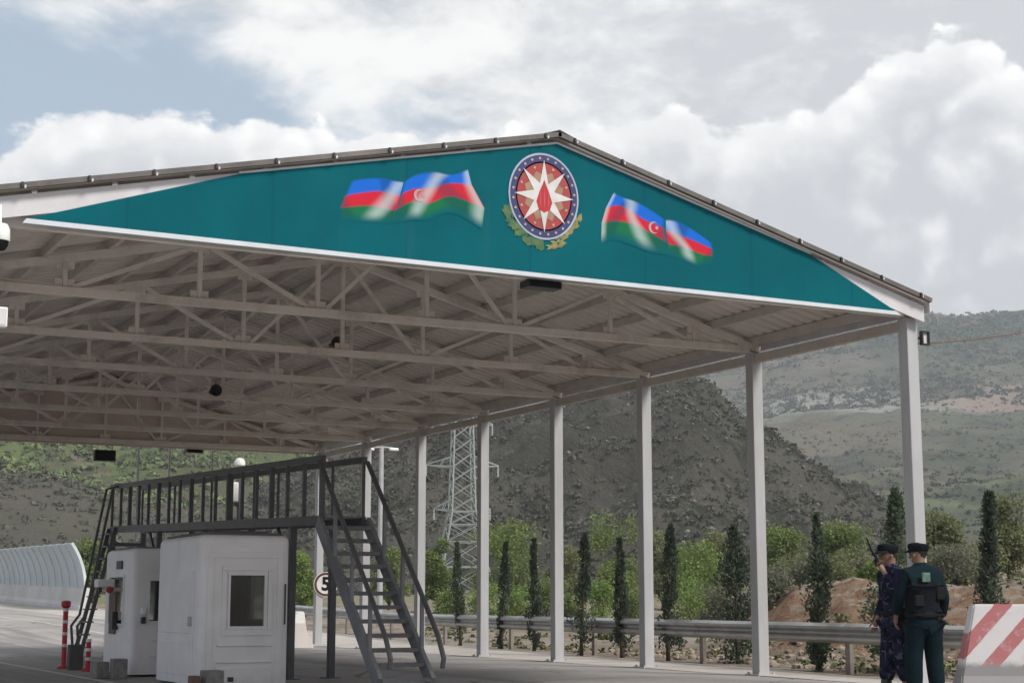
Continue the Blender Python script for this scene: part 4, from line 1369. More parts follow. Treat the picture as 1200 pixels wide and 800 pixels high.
yl = list(np.arange(5.8, 78, 4.7))
for a, b in zip(yl, yl[1:]):
    rows = []
    for y in (a, b + 0.10):
        rows.append([(guard_x(y) + dx + (0.006 if y != a else 0), y, rise(y) + dz) for dx, dz in wclosed])
    rp(MB().sweep(rows), 'beam', M['galv'])
for y in yl:
    x = guard_x(y)
    rp(MB().box((x + 0.075, y, rise(y) + 0.32), (0.07, 0.11, 0.78)).box((x + 0.03, y, rise(y) + 0.61), (0.05, 0.10, 0.20)), 'post', mat('rail_post', (0.30, 0.26, 0.24), (0.22, 0.18, 0.16), 0.7, 3, metal=0.2) if y == yl[0] else bpy.data.materials['rail_post'])

# ------------------------------------------------------------------ curved noise screen on its parapet, far left
ns = empty('noise_screen', (17.6, 78, rise(78)), 0, label='curved blue grey noise screen on a white parapet, far left along the road', cat='noise barrier')
M['screen'] = mat('screen_panel', (0.40, 0.48, 0.53), (0.35, 0.42, 0.46), 0.35, 0.3, world=True)
M['rib'] = mat('screen_rib', (0.62, 0.66, 0.68), None, 0.5, 2, world=True)
M['parapet'] = mat('parapet', (0.60, 0.585, 0.575), (0.50, 0.49, 0.48), 0.8, 0.5, world=True, grime=0.3, grime_col=(0.36, 0.33, 0.3))
NO = ns.location


def np_(mb, name, m, **kw):
    o = mb.build(name, m, ns, **kw); o.location = -NO; return o


def sx(y):
    return 17.45 + 0.035 * (y - 78)


def arc(y, off=0.0):
    out = []
    for k in range(9):
        t = R(2 + 34 * k / 8)
        rad = 3.75 + off
        out.append((sx(y) - 3.75 + rad * math.cos(t), y, rise(y) + 0.92 + rad * math.sin(t)))
    return out


ylist = [78 + 2.0 * k for k in range(34)]
for k, (a, b) in enumerate(zip(ylist, ylist[1:])):
    r0, r1 = arc(a + .03), arc(b - .03)
    q0, q1 = arc(a + .03, .03), arc(b - .03, .03)
    np_(MB().sweep([r0 + q0[::-1], r1 + q1[::-1]]), 'panel', M['screen'], smooth=True)
for y in ylist:
    rows = []
    for pa, pb in zip(arc(y, -0.05), arc(y, 0.08)):
        rows.append([(pa[0], y - .045, pa[2]), (pa[0], y + .045, pa[2]), (pb[0], y + .045, pb[2]), (pb[0], y - .045, pb[2])])
    np_(MB().sweep(rows), 'rib', M['rib'])
for a, b in zip(ylist[::3], ylist[3::3]):
    mb = MB()
    pr = [(-.26, -.1), (-.24, .18), (-.10, .36), (-.06, 1.05), (.22, 1.05), (.24, -.1)]
    mb.sweep([[(sx(y) + dx, y + (0.015 if y == a else -.015), rise(y) + dz) for dx, dz in pr] for y in (a, b)])
    np_(mb, 'parapet_segment', M['parapet'])

# ------------------------------------------------------------------ lattice pylon
pb = polar(541, 172)
pz = ground_z(pb.x, pb.y)
py_rot = -HEAD + R(12)
pylon = empty('lattice_pylon', (pb.x, pb.y, pz), py_rot, label='grey lattice power pylon standing beyond the rail behind the fifth and sixth columns', cat='pylon')


def hw(z):
    return 2.95 - (2.95 - 1.25) * z / 8.8 if z < 8.8 else 1.25 - 0.75 * (z - 8.8) / 26


cor = [(-1, -1), (1, -1), (1, 1), (-1, 1)]
zs = [0, 3.0, 5.6, 7.4, 8.8] + [8.8 + 1.55 * k for k in range(1, 16)]
for sx_, sy_ in cor:
    mb = MB()
    for a, b in zip(zs, zs[1:]):
        mb.beam((sx_ * hw(a), sy_ * hw(a), a), (sx_ * hw(b), sy_ * hw(b), b), 0.14, 0.14)
    mb.build('leg', M['pylon'], pylon)
for i, (a, b) in enumerate(zip(zs, zs[1:])):
    for k in range(4):
        p0, p1 = cor[k], cor[(k + 1) % 4]
        A0 = Vector((p0[0] * hw(a), p0[1] * hw(a), a)); A1 = Vector((p1[0] * hw(a), p1[1] * hw(a), a))
        B0 = Vector((p0[0] * hw(b), p0[1] * hw(b), b)); B1 = Vector((p1[0] * hw(b), p1[1] * hw(b), b))
        n = Vector((p0[0] + p1[0], p0[1] + p1[1], 0)) * 0.02
        MB().beam(A0 + n, B1 + n, 0.06, 0.06).build('brace', M['pylon'], pylon)
        MB().beam(A1 - n, B0 - n, 0.06, 0.06).build('brace', M['pylon'], pylon)
        if i in (0, 1, 2, 3):
            MB().beam(B0, B1, 0.08, 0.08).build('strut', M['pylon'], pylon)
for zc, ln in ((8.9, 1.8), (13.5, 2.8), (17.9, 2.3)):
    for s in (-1, 1):
        mb = MB()
        for yy_ in (-hw(zc), hw(zc)):
            mb.beam((s * hw(zc), yy_, zc), (s * (hw(zc) + ln), 0, zc + .15), 0.10, 0.10)
            mb.beam((s * hw(zc + 1.1), yy_ * .9, zc + 1.1), (s * (hw(zc) + ln), 0, zc + .2), 0.09, 0.09)
            mb.beam((s * (hw(zc) + ln * .45), yy_ * .55, zc + .07), (s * (hw(zc) + ln * .3), yy_ * .6, zc + .8), 0.06, 0.06)
        o = mb.build('crossarm', M['pylon'], pylon)
        pr = []
        for k in range(7):
            pr += [(0.03, -0.16 * k), (0.13, -0.16 * k - .05), (0.03, -0.16 * k - .1)]
        ins = MB().lathe(pr, c=(s * (hw(zc) + ln - .05), 0, zc + .08), n=10).build('insulator', M['insul'], o)

# ------------------------------------------------------------------ booths
def booth(x0, x1, y0, y1, zt, label, windows, seed):
    """windows: list of (face, u0, u1, z0, z1) in world coordinates"""
    zb = road_z((x0 + x1) / 2, y0)
    loc = Vector(((x0 + x1) / 2, (y0 + y1) / 2, zb))
    t = empty('inspection_booth', loc, 0, label=label, cat='booth', group='white inspection booths under the canopy')
    w, dp, h = x1 - x0, y1 - y0, zt - zb
    body = MB().box((0, 0, h / 2 + 0.02), (w, dp, h - 0.04)).build('body', [M['booth'], M['booth_in']], t)
    bm = bmesh.new(); bm.from_mesh(body.data)
    ed = [e_ for e_ in bm.edges if abs(e_.verts[0].co.z - e_.verts[1].co.z) > 0.1 or min(e_.verts[0].co.z, e_.verts[1].co.z) > h * 0.8]
    bmesh.ops.bevel(bm, geom=ed, offset=0.11, segments=6, affect='EDGES', profile=0.55)
    bm.to_mesh(body.data); bm.free()
    cut = MB()
    cutters = []
    inner = MB().box((0, 0, h / 2 + 0.02), (w - 0.12, dp - 0.12, h - 0.16)).build('cut', M['booth_in'])
    cutters.append(inner)
    for face, u0, u1, z0, z1 in windows:
        zc, zh = (z0 + z1) / 2 - zb, z1 - z0
        if face in '-y+y':
            yy_ = -dp / 2 if face == '-y' else dp / 2
            c, dd = ((u0 + u1) / 2 - loc.x, yy_, zc), (u1 - u0, 0.3, zh)
        else:
            xx = -w / 2 if face == '-x' else w / 2
            c, dd = (xx, (u0 + u1) / 2 - loc.y, zc), (0.3, u1 - u0, zh)
        cutters.append(MB().box(c, dd).build('cut', M['booth_in']))
    for cobj in cutters:
        cobj.location = loc
        md = body.modifiers.new('b', 'BOOLEAN'); md.operation = 'DIFFERENCE'; md.object = cobj; md.solver = 'EXACT'
    bpy.context.view_layer.update()
    bake(body)
    for cobj in cutters:
        bpy.data.objects.remove(cobj)
    body.data.polygons.foreach_set('use_smooth', [True] * len(body.data.polygons))
    body.data.set_sharp_from_angle(angle=R(30))
    for face, u0, u1, z0, z1 in windows:
        zc, zh = (z0 + z1) / 2 - zb, z1 - z0
        uw = u1 - u0
        fr_ = MB()
        if face in '-y+y':
            yy_ = (-dp / 2 if face == '-y' else dp / 2); uc = (u0 + u1) / 2 - loc.x
            s = -1 if face == '-y' else 1
            for cc, dd in (((uc, yy_, zc + zh / 2), (uw + .06, .05, .035)), ((uc, yy_, zc - zh / 2), (uw + .06, .05, .035)), ((uc - uw / 2, yy_, zc), (.035, .05, zh - .035)), ((uc + uw / 2, yy_, zc), (.035, .05, zh - .035))):
                fr_.box(cc, dd)
            f2 = fr_.build('window_frame', M['booth'], t)
            MB().box((uc, yy_ - s * .022, zc), (uw - .03, .006, zh - .03)).build('pane', M['glass'], f2)
        else:
            xx = (-w / 2 if face == '-x' else w / 2); uc = (u0 + u1) / 2 - loc.y
            s = -1 if face == '-x' else 1
            for cc, dd in (((xx, uc, zc + zh / 2), (.05, uw + .06, .035)), ((xx, uc, zc - zh / 2), (.05, uw + .06, .035)), ((xx, uc - uw / 2, zc), (.05, .035, zh - .035)), ((xx, uc + uw / 2, zc), (.05, .035, zh - .035))):
                fr_.box(cc, dd)
            f2 = fr_.build('window_frame', M['booth'], t)
            MB().box((xx - s * .022, uc, zc), (.006, uw - .03, zh - .03)).build('pane', M['glass'], f2)
    return t, w, dp, h, zb


b1, w1, d1_, h1, zb1 = booth(6.93, 8.31, 23.5, 25.85, 2.07, 'nearer white moulded booth with a square dark window, below the platform', [('-y', 7.37, 7.93, 0.71, 1.49), ('+y', 7.25, 8.05, 0.75, 1.50), ('+x', 24.3, 25.3, 0.8, 1.5)], 1)


def relief(parent, c, dd):
    MB().box(c, dd, bev=min(0.006, min(dd) * 0.45)).build('panel', M['booth'], parent)


# raised mouldings: corner pillars, door leaf on the left side, window surround, ledges and plinth panel on the front
F_ = -d1_ / 2
relief(b1, (-w1 / 2 - 0.004, 0.02, 0.86), (0.036, d1_ - 0.50, 1.66))
relief(b1, (-w1 / 2 - 0.022, 0.02, 0.40), (0.02, d1_ - 0.74, 0.50))
relief(b1, (-w1 / 2 - 0.022, 0.02, 1.16), (0.02, d1_ - 0.74, 0.78))
MB().box((-w1 / 2 - 0.045, -0.84, 0.95), (0.06, 0.05, 0.14), bev=0.01).build('door_handle', M['galv'], b1)
for x_ in (-w1 / 2 + 0.155, w1 / 2 - 0.155):
    relief(b1, (x_, F_ - 0.004, 0.96), (0.09, 0.036, 1.86))
relief(b1, (0.0, F_ - 0.004, 1.92), (w1 - 0.22, 0.036, 0.085))
wx = (7.37 + 7.93) / 2 - (6.93 + 8.31) / 2; wz = 1.10 - zb1
for cx_, cz_, ww_, hh_ in ((wx, wz + 0.475, 0.78, 0.07), (wx, wz - 0.475, 0.78, 0.07), (wx - 0.355, wz, 0.07, 0.875), (wx + 0.355, wz, 0.07, 0.875)):
    relief(b1, (cx_, F_ - 0.004, cz_), (ww_, 0.034, hh_))
relief(b1, (0.0, F_ - 0.006, 0.60), (0.84, 0.05, 0.028))
relief(b1, (0.0, F_ - 0.006, 0.36), (0.84, 0.05, 0.028))
relief(b1, (0.0, F_ - 0.004, 0.16), (0.84, 0.036, 0.24))
MB().box((0, 0, h1 + 0.012), (w1 - 0.20, d1_ - 0.20, 0.05), bev=0.018).box((0, 0, h1 + 0.045), (w1 - 0.5, d1_ - 0.5, 0.05), bev=0.018).build('roof_lid', mat('roof_grime', (0.12, 0.115, 0.115), None, 0.8, 5), b1)
MB().box((-0.20, -d1_ / 2 - 0.02, 0.11), (0.09, 0.03, 0.07), bev=0.008).build('vent', M['dark'], b1)
MB().tube([(0.62, -d1_ / 2 - 0.015, 0.9), (0.62, -d1_ / 2 - 0.015, 1.5)], 0.012, 6).build('drain_pipe', M['dark'], b1)

b2, w2, d2_, h2, zb2 = booth(6.88, 8.25, 27.3, 29.2, 1.98, 'farther white moulded booth with a service window and light, half hidden by the nearer booth', [('-y', 7.17, 7.70, 0.75, 1.45), ('-x', 27.80, 28.80, 0.70, 1.52), ('+y', 7.0, 7.8, 0.75, 1.45)], 2)
MB().box((0, 0, h2 + 0.005), (w2 - 0.16, d2_ - 0.16, 0.03), bev=0.01).build('roof_lid', bpy.data.materials['roof_grime'], b2)
relief(b2, (0.1, -d2_ / 2 - 0.006, 0.60), (0.9, 0.026, 0.016))
relief(b2, (0.1, -d2_ / 2 - 0.006, 0.34), (0.9, 0.026, 0.016))
relief(b2, (0.0, -d2_ / 2 - 0.004, 1.74), (1.0, 0.018, 0.014))
MB().box((-w2 / 2 - 0.012, 0.25, 0.0 + 1.05), (0.03, 0.42, 0.72)).build('counter_board', M['brown_panel'], b2)
MB().box((-w2 / 2 - 0.06, -0.05, 0.92), (0.10, 0.16, 0.30), bev=0.01).build('card_reader', M['dark'], b2)
MB().box((-w2 / 2 - 0.012, -0.12, 1.86), (0.03, 0.36, 0.14)).build('vent', M['dark'], b2)
lp = MB().box((-w2 / 2 - 0.16, 0.30, 1.55), (0.30, 0.28, 0.14), bev=0.015).build('signal_lamp', M['lampwhite'], b2)
MB().lathe([(0.0, -.04), (0.055, -.035), (0.06, 0.0), (0, 0.02)], c=(-w2 / 2 - 0.12, 0.10, 1.44), n=14, axis='y').build('red_lens', M['red'], lp)
MB().box((-w2 / 2 - 0.27, 0.15, 1.44), (0.06, 0.05, 0.09), bev=0.01).build('black_lens', M['dark'], lp)
MB().box((-w2 / 2 + 0.20, -d2_ / 2 - 0.05, 1.08), (0.07, 0.09, 0.12), bev=0.015).build('door_handle', M['lampwhite'], b2)
MB().box((-w2 / 2 + 0.20, -d2_ / 2 - 0.05, 0.93), (0.07, 0.09, 0.11), bev=0.015).build('lock_box', M['dark'], b2)

# blocks and posts beside the booths
def block(x, y, dims, label, rz=0.0):
    t = tag(MB().box((0, 0, dims[2] / 2), dims, bev=0.015).build('concrete_block', M['block']), label, 'concrete block', 'concrete blocks by the booths')
    t.location = (x, y, road_z(x, y)); t.rotation_euler = (0, 0, rz)
    return t


block(6.98, 22.95, (0.26, 0.30, 0.27), 'grey concrete block in front of the nearer booth, right of a small rusty block', R(4))
bb = block(6.72, 22.95, (0.13, 0.2, 0.20), 'small rusty brown block at the front left corner of the nearer booth'); bb.data.materials[0] = M['brown_panel']
block(6.60, 26.85, (0.24, 0.32, 0.32), 'tall grey concrete block in front of the farther booth, right beside its left corner', R(-5))
block(6.35, 27.1, (0.22, 0.3, 0.27), 'grey concrete block left of the farther booth, nearest the ladder foot', R(9))
q_ = polar(91, 31.4); bb = block(q_.x, q_.y, (0.26, 0.2, 0.46), 'flat dark grey block behind the red marker post'); bb.data.materials[0] = M['dark']
bb.data.materials[0] = mat('old_slab', (0.10, 0.098, 0.095), None, 0.9, 6)


def marker(x, y, h, rad, label, cat, bands, head):
    zb = road_z(x, y)
    t = empty('marker_post', (x, y, zb), 0, label=label, cat=cat, group='red plastic marker posts')
    MB().lathe([(rad * 2.6, 0), (rad * 2.6, .03), (rad * 1.5, .06), (0, .06)], n=18).build('base', M['red'], t)
    MB().tube([(0, 0, .05), (0, 0, h * .9)], rad, 14).build('shaft', M['red'], t, smooth=True)
    for k in range(bands):
        z = h * (0.32 + 0.52 * k / max(1, bands - 1))
        MB().tube([(0, 0, z), (0, 0, z + 0.055)], rad * 1.08, 14).build('band', M['reflect'], t, smooth=True)
    if head:
        MB().lathe([(rad, h * .88), (rad * 1.9, h * .92), (rad * 1.9, h * .985), (rad * .6, h), (0, h)], n=16).build('head', M['red'], t, smooth=True)
    return t


marker(6.66, 31.3, 1.26, 0.047, 'red marker post with white bands and round head on the open road', 'marker post', 4, True)
qm_ = polar(106, 30.6)
marker(qm_.x, qm_.y, 0.62, 0.045, 'short red and white post beside the farther booth', 'marker post', 3, False)

# ------------------------------------------------------------------ inspection platform with stairs
pf = empty('inspection_platform', (9.35, 24.0, road_z(9.35, 24)), 0, label='dark steel walkway with railings and steep stairs passing behind the white booths', cat='platform')
PO = pf.location


def pp(mb, name, m, parent=None, **kw):
    o = mb.build(name, m, parent or pf, **kw)
    if parent is None:
        o.location = -PO
    return o


PX0, PX1, PY0, PY1 = 9.0, 9.7, 24.0, 37.8


def fz_(y):
    return 2.36 + 0.0285 * (y - PY0)


for x in (PX0, PX1):
    pp(MB().beam((x, PY0, fz_(PY0) - 0.02), (x, PY1, fz_(PY1) - 0.02), 0.07, 0.15), 'edge_beam', M['platform'])
    pp(MB().beam((x, PY0 - 0.02, fz_(PY0) + 0.95), (x, PY1, fz_(PY1) + 0.96), 0.075, 0.10), 'handrail', M['platform'])
    n = 18 if x == PX0 else 11
    for k in range(n):
        y = PY0 + 0.03 + (PY1 - PY0 - 0.06) * k / (n - 1)
        s_ = (0.075 if k % 3 == 0 else 0.055) if x == PX0 else 0.04
        pp(MB().beam((x, y, fz_(y) + 0.05), (x, y, fz_(y) + 0.91), s_, s_, up=(0, 1, 0)), 'baluster', M['platform'])
for k in range(23):
    y = PY0 + 0.05 + k * 0.6
    pp(MB().beam((PX0 + 0.036, y + 0.27, fz_(y + .27) + 0.035), (PX1 - 0.036, y + 0.27, fz_(y + .27) + 0.035), 0.57, 0.03), 'deck_plate', M['stair'])
for y in (25.35, 29.6, 33.6, 37.6):
    for x in (PX0, PX1):
        zb = road_z(x, y)
        pp(MB().box((x, y, (zb + fz_(y) - .1) / 2), (0.11, 0.11, fz_(y) - .1 - zb), bev=0.006).box((x, y, zb + .008), (.26, .26, .016)), 'leg', M['platform'])
    if y > 26: pp(MB().beam((PX0 + .056, y, fz_(y) - 0.36), (PX1 - .056, y, fz_(y) - .36), 0.07, 0.08), 'cross_brace', M['platform'])
    pp(MB().beam((PX0, y + .06, fz_(y) - .75), (PX0, y + 0.75, fz_(y) - 0.1), 0.05, 0.05), 'knee_brace', M['platform'])
# stairs at the near end
SY0, SZ0, SZ1 = 21.42, road_z(9.4, 21.4), fz_(PY0)
sdv = Vector((0, PY0 - SY0, SZ1 - SZ0 - 0.02))


SX0, SX1 = PX0 - 0.06, PX1 + 0.05


def st_pt(x, t, up=0.0):
    return Vector((x, SY0 + sdv.y * t, SZ0 + sdv.z * t + up))


for x in (SX0, SX1):
    pp(MB().beam(st_pt(x, 0.02, 0.04), st_pt(x, 1.0, -0.02), 0.06, 0.22), 'stringer', M['stair'])
    pts_ = [st_pt(x, 1.0, 0.93), st_pt(x, 0.5, 0.93), st_pt(x, 0.10, 0.92), st_pt(x, 0.0, 0.80) + Vector((0, -.16, -.05)), st_pt(x, -0.02, 0.50) + Vector((0, -.30, 0)), st_pt(x, -0.01, 0.34) + Vector((0, -.28, 0))]
    pp(MB().tube(pts_, 0.038, 8), 'handrail', M['platform'], smooth=True)
    for t_ in (0.16, 0.44, 0.72):
        pp(MB().beam(st_pt(x, t_, 0.08), st_pt(x, t_, 0.92), 0.05, 0.05, up=(0, 1, 0)), 'rail_post', M['stair'])
for k in range(12):
    t_ = (k + 0.6) / 12.3
    c_ = st_pt((SX0 + SX1) / 2, t_)
    pp(MB().box((c_.x, c_.y, c_.z + 0.02), (SX1 - SX0 - 0.062, 0.25, 0.06)), 'tread', M['tread'])
# steep ladder at the far end, going down to the open lane
A_ = Vector((PX0 - 0.05, PY1 - 0.35, fz_(PY1)))
B_ = Vector((8.25, PY1 - 0.35, road_z(7.7, PY1)))
for dy in (0, 0.62):
    o_ = Vector((0, dy - 0.3, 0))
    pp(MB().beam(A_ + o_, B_ + o_, 0.04, 0.09), 'stringer', M['platform'])
    pp(MB().tube([A_ + o_ + Vector((0.05, 0, .95)), A_ + o_ + Vector((-.1, 0, .9)), B_ + o_ + Vector((0.1, 0, 0.95)), B_ + o_ + Vector((-0.08, 0, .7)), B_ + o_ + Vector((-.02, 0, .12))], 0.032, 8), 'handrail', M['platform'], smooth=True)
for k in range(10):
    q = A_ + (B_ - A_) * (k + .5) / 10.3
    pp(MB().box((q.x, q.y + 0.01, q.z), (0.2, 0.566, 0.03)), 'tread', M['stair'])

# ------------------------------------------------------------------ striped concrete barriers
def jersey(loc, rz, length, h, label, m, base=0.30):
    prof = [(-base, 0), (-base, 0.10), (-base * .55, 0.34), (-0.11, h), (0.11, h), (base * .55, 0.34), (base, 0.10), (base, 0)]
    rows = []
    for x, k in ((0, 1.0), (0.05, 1.02), (length - .05, 1.02), (length, 1.0)):
        rows.append([(x + (0.24 * (1 - b / h) * (-1 if x < length / 2 else 1)), a * k, b) for a, b in prof])
    o = MB().sweep(rows).build('concrete_barrier', m)
    bm = bmesh.new(); bm.from_mesh(o.data)
    bmesh.ops.bevel(bm, geom=[e_ for e_ in bm.edges if e_.is_manifold and e_.calc_face_angle(0) > 0.6], offset=0.018, segments=2, affect='EDGES')
    bm.to_mesh(o.data); bm.free()
    o.location = loc; o.rotation_euler = (0, 0, rz)
    return tag(o, label, 'barrier', 'striped concrete barriers')


M['stripe_red'] = stripes('red_white_bands', (0.41, 0.145, 0.15), (0.60, 0.575, 0.575), 0.41, -0.95, low=0.45, shift=0.12)
M['stripe_pale'] = stripes('pale_bands', (0.60, 0.55, 0.54), (0.80, 0.785, 0.775), 0.30, -0.5, low=None)
pj = polar(1138, 17.6)
jersey((pj.x, pj.y, 0.0), -HEAD - R(3), 2.6, 1.06, 'concrete barrier with slanting red and white stripes at the right edge', M['stripe_red'])
jersey((13.35, 37.0, 0), R(80), 2.0, 0.86, 'pale striped concrete barrier under the round speed sign', M['stripe_pale'])


# ------------------------------------------------------------------ the two officers
def skin_obj(name, verts, edges, rad, roots, m, parent, sub=2):
    me = bpy.data.meshes.new(name)
    me.from_pydata([tuple(v) for v in verts], edges, [])
    o = bpy.data.objects.new(name, me); C.objects.link(o)
    md = o.modifiers.new('skin', 'SKIN'); md.use_smooth_shade = True
    for i, r_ in enumerate(rad):
        sv = me.skin_vertices[0].data[i]
        sv.radius = r_ if isinstance(r_, (tuple, list)) else (r_, r_)
        sv.use_root = i in roots
    sb = o.modifiers.new('sub', 'SUBSURF'); sb.levels = sub; sb.render_levels = sub
    bpy.context.view_layer.update()
    bake(o)
    o.data.materials.clear(); o.data.materials.append(m)
    o.data.polygons.foreach_set('use_smooth', [True] * len(o.data.polygons))
    o.parent = parent
    return o


class Sk:
    def __init__(s):
        s.v, s.e, s.r, s.roots = [], [], [], []

    def j(s, p, r, par=None):
        s.v.append(Vector(p)); s.r.append(r)
        i = len(s.v) - 1
        if par is None: s.roots.append(i)
        else: s.e.append((par, i))
        return i

    def chain(s, pts, par=None):
        for p, r in pts:
            par = s.j(p, r, par)
        return par

    def obj(s, name, m, parent, sub=2):
        return skin_obj(name, s.v, s.e, s.r, s.roots, m, parent, sub)


def hand(s, wrist, palm, dirn, side, curl, par):
    """palm joined to the wrist, five finger chains rooted inside the palm"""
    dirn = Vector(dirn).normalized(); side = Vector(side).normalized(); nrm = dirn.cross(side).normalized()
    p = s.j(palm, (0.034, 0.022), par)
    s.j(Vector(palm) + dirn * 0.035, (0.030, 0.019), p)
    for k, ln in ((-1.5, .062), (-.5, .075), (.5, .080), (1.5, .072)):
        b = Vector(palm) + dirn * 0.035 + side * 0.019 * k
        d2 = (dirn * math.cos(curl) + nrm * math.sin(curl)).normalized()
        d3 = (dirn * math.cos(curl * 2) + nrm * math.sin(curl * 2)).normalized()
        s.chain([(b, .009), (b + d2 * ln * .5, .0085), (b + d2 * ln * .5 + d3 * ln * .5, .0065)])
    b = Vector(palm) - dirn * 0.015 + side * 0.026
    s.chain([(b, .011), (b + side * .028 + dirn * .022, .010), (b + side * .034 + dirn * .055 + nrm * .012, .008)])


def person(label, loc, rz, arms, pose, cloth, extra):
    t = empty('person', loc, rz, label=label, cat='person')
    lean = pose.get('lean', 0.0); turn = pose.get('turn', 0.0); st_ = pose.get('stance', 0.10); nod = pose.get('nod', 0.0)
    L_ = lambda z: lean * max(0.0, z - 0.95)
    # body: one continuous surface
    s = Sk()
    pel = s.j((0, 0, 0.95), (0.125, 0.095))
    sp1 = s.j((0, L_(1.12), 1.12), (0.125, 0.09), pel)
    ch = s.j((0, L_(1.32), 1.32), (0.145, 0.10), sp1)
    nb = s.j((0, L_(1.46), 1.46), (0.075, 0.07), ch)
    fx, fy = -math.sin(turn), math.cos(turn)
    nk = s.j((0.01 * fx, L_(1.52) + 0.01, 1.515), (0.056, 0.060), nb)
    hc = Vector((0.02 * fx, L_(1.62) + 0.02 + 0.01 * fy, 1.590))
    hd = s.j(hc + Vector((0, 0, 0)), (0.072, 0.088), nk)
    ht = s.j(hc + Vector((-0.012 * fx, -0.012 * fy, 0.075)), (0.076, 0.092), hd)
    s.j(hc + Vector((-0.012 * fx, -0.012 * fy, 0.125)), (0.045, 0.055), ht)
    F3 = Vector((fx, fy, -nod)).normalized(); S3 = Vector((fy, -fx, 0))
    # jaw, nose, ears
    s.chain([(hc + F3 * 0.035 - Vector((0, 0, 0.035)), .048), (hc + F3 * 0.062 - Vector((0, 0, 0.055)), .030)])
    s.chain([(hc + F3 * 0.070 + Vector((0, 0, 0.035)), .012), (hc + F3 * 0.100 + Vector((0, 0, 0.008)), .015), (hc + F3 * 0.085 - Vector((0, 0, 0.008)), .013)])
    for q in (-1, 1):
        s.chain([(hc + S3 * 0.070 * q + Vector((0, 0, 0.035)), .016), (hc + S3 * 0.083 * q - F3 * .012 + Vector((0, 0, 0.02)), .018), (hc + S3 * 0.076 * q + Vector((0, 0, -0.01)), .011)])
    legs = []
    for q, dx, dy in ((-1, -st_, pose.get('ly', 0.0)), (1, st_, pose.get('ry', 0.0))):
        hp = s.j((0.085 * q, 0, 0.88), (0.092, 0.092), pel)
        kn = s.j((dx * 0.95, dy * 0.5 + 0.015, 0.49), (0.058, 0.062), hp)
        an = s.j((dx, dy - 0.01, 0.10), (0.042, 0.045), kn)
        s.j((dx + 0.02 * q, dy + 0.13, 0.04), (0.035, 0.03), an)
        legs.append((dx, dy, q))
    sh = []
    for q, (el, wr, pal, hdir, hside, curl) in zip((-1, 1), arms):
        so_ = s.j((0.165 * q, L_(1.41), 1.41), (0.058, 0.058), ch)
        e1 = s.j(el, 0.040, so_)
        w1_ = s.j(wr, (0.027, 0.024), e1)
        hand(s, wr, pal, hdir, hside, curl, w1_)
        sh.append((Vector((0.165 * q, L_(1.41), 1.41)), Vector(el), Vector(wr), q))
    s.obj('body', M['skin'], t)
    # eyes and hair
    for q in (-1, 1):
        MB().lathe([(0, -.011), (.008, -.008), (.011, 0), (.008, .008), (0, .011)], c=tuple(hc + F3 * 0.072 + S3 * 0.030 * q + Vector((0, 0, 0.042))), n=10).build('eye', M['eye'], t, smooth=True)
    hs = Sk()
    hs.chain([(hc - F3 * 0.034 + Vector((0, 0, -0.045)), (0.052, 0.040)), (hc - F3 * 0.030 + Vector((0, 0, 0.015)), (0.070, 0.066)), (hc - F3 * 0.022 + Vector((0, 0, 0.075)), (0.084, 0.092)), (hc - F3 * 0.015 + Vector((0, 0, 0.11)), (0.075, 0.085))])
    hs.obj('hair', M['hair'], t)
    # cap with a peak
    k_ = Vector((-0.010 * fx, -0.010 * fy, 0)) + hc
    cap = MB()
    ring = []
    for z_, rr, dz in ((0.062, .094, 0), (0.080, .100, 0), (0.115, .106, .004), (0.140, .100, .006), (0.152, .060, .006), (0.156, .0, .006)):
        row = []
        for a in range(20):
            th = 2 * math.pi * a / 20
            row.append(k_ + S3 * rr * 0.92 * math.cos(th) + Vector((fx, fy, 0)) * rr * 1.08 * math.sin(th) + Vector((0, 0, z_ + dz * math.sin(th))))
        ring.append(row)
    cap.sweep(ring, cap=False)
    c_ = cap.build('cap', cloth['cap'], t, smooth='all')
    pk_ = MB()
    rows = []
    for a in range(9):
        th = R(25 + 130 * a / 8)
        b0 = k_ + S3 * .090 * math.cos(th) + Vector((fx, fy, 0)) * .104 * math.sin(th) + Vector((0, 0, .072))
        b1_ = k_ + S3 * .098 * math.cos(th) + Vector((fx, fy, 0)) * (.104 * math.sin(th) + .075 * math.sin(th) ** 2) + Vector((0, 0, .052))
        rows.append([b0, b1_, b1_ + Vector((0, 0, .006)), b0 + Vector((0, 0, .008))])
    pk_.sweep(rows).build('peak', M['black'], c_, smooth=True)
    # jacket
    j = Sk()
    hem = pose.get('hem', 0.80)
    a0 = j.j((0, 0, 1.10), (0.160, 0.122))
    a1 = j.j((0, 0, 0.95), (0.182, 0.138), a0)
    a2 = j.j((0, 0, hem), (0.192, 0.146), a1)
    b0 = j.j((0, L_(1.24), 1.24), (0.172, 0.128), a0)
    b1_ = j.j((0, L_(1.38), 1.38), (0.170, 0.118), b0)
    b2_ = j.j((0, L_(1.47) + .005, 1.495), (0.084, 0.080), b1_)
    j.j((0, L_(1.52) + .012, 1.545), (0.066, 0.068), b2_)
    for s0, e0, w0, q in sh:
        x0 = j.j(s0 + Vector((0.005 * q, 0, 0.0)), 0.080, b1_)
        x1 = j.j((s0 + e0) * 0.5, 0.070, x0)
        x2 = j.j(e0, 0.060, x1)
        x3 = j.j(e0 + (w0 - e0) * 0.55, 0.052, x2)
        j.j(e0 + (w0 - e0) * 0.93, 0.046, x3)
    j.obj('jacket', cloth['jacket'], t)
    # trousers
    k2 = Sk()
    pz_ = k2.j((0, 0, 0.93), (0.150, 0.115))
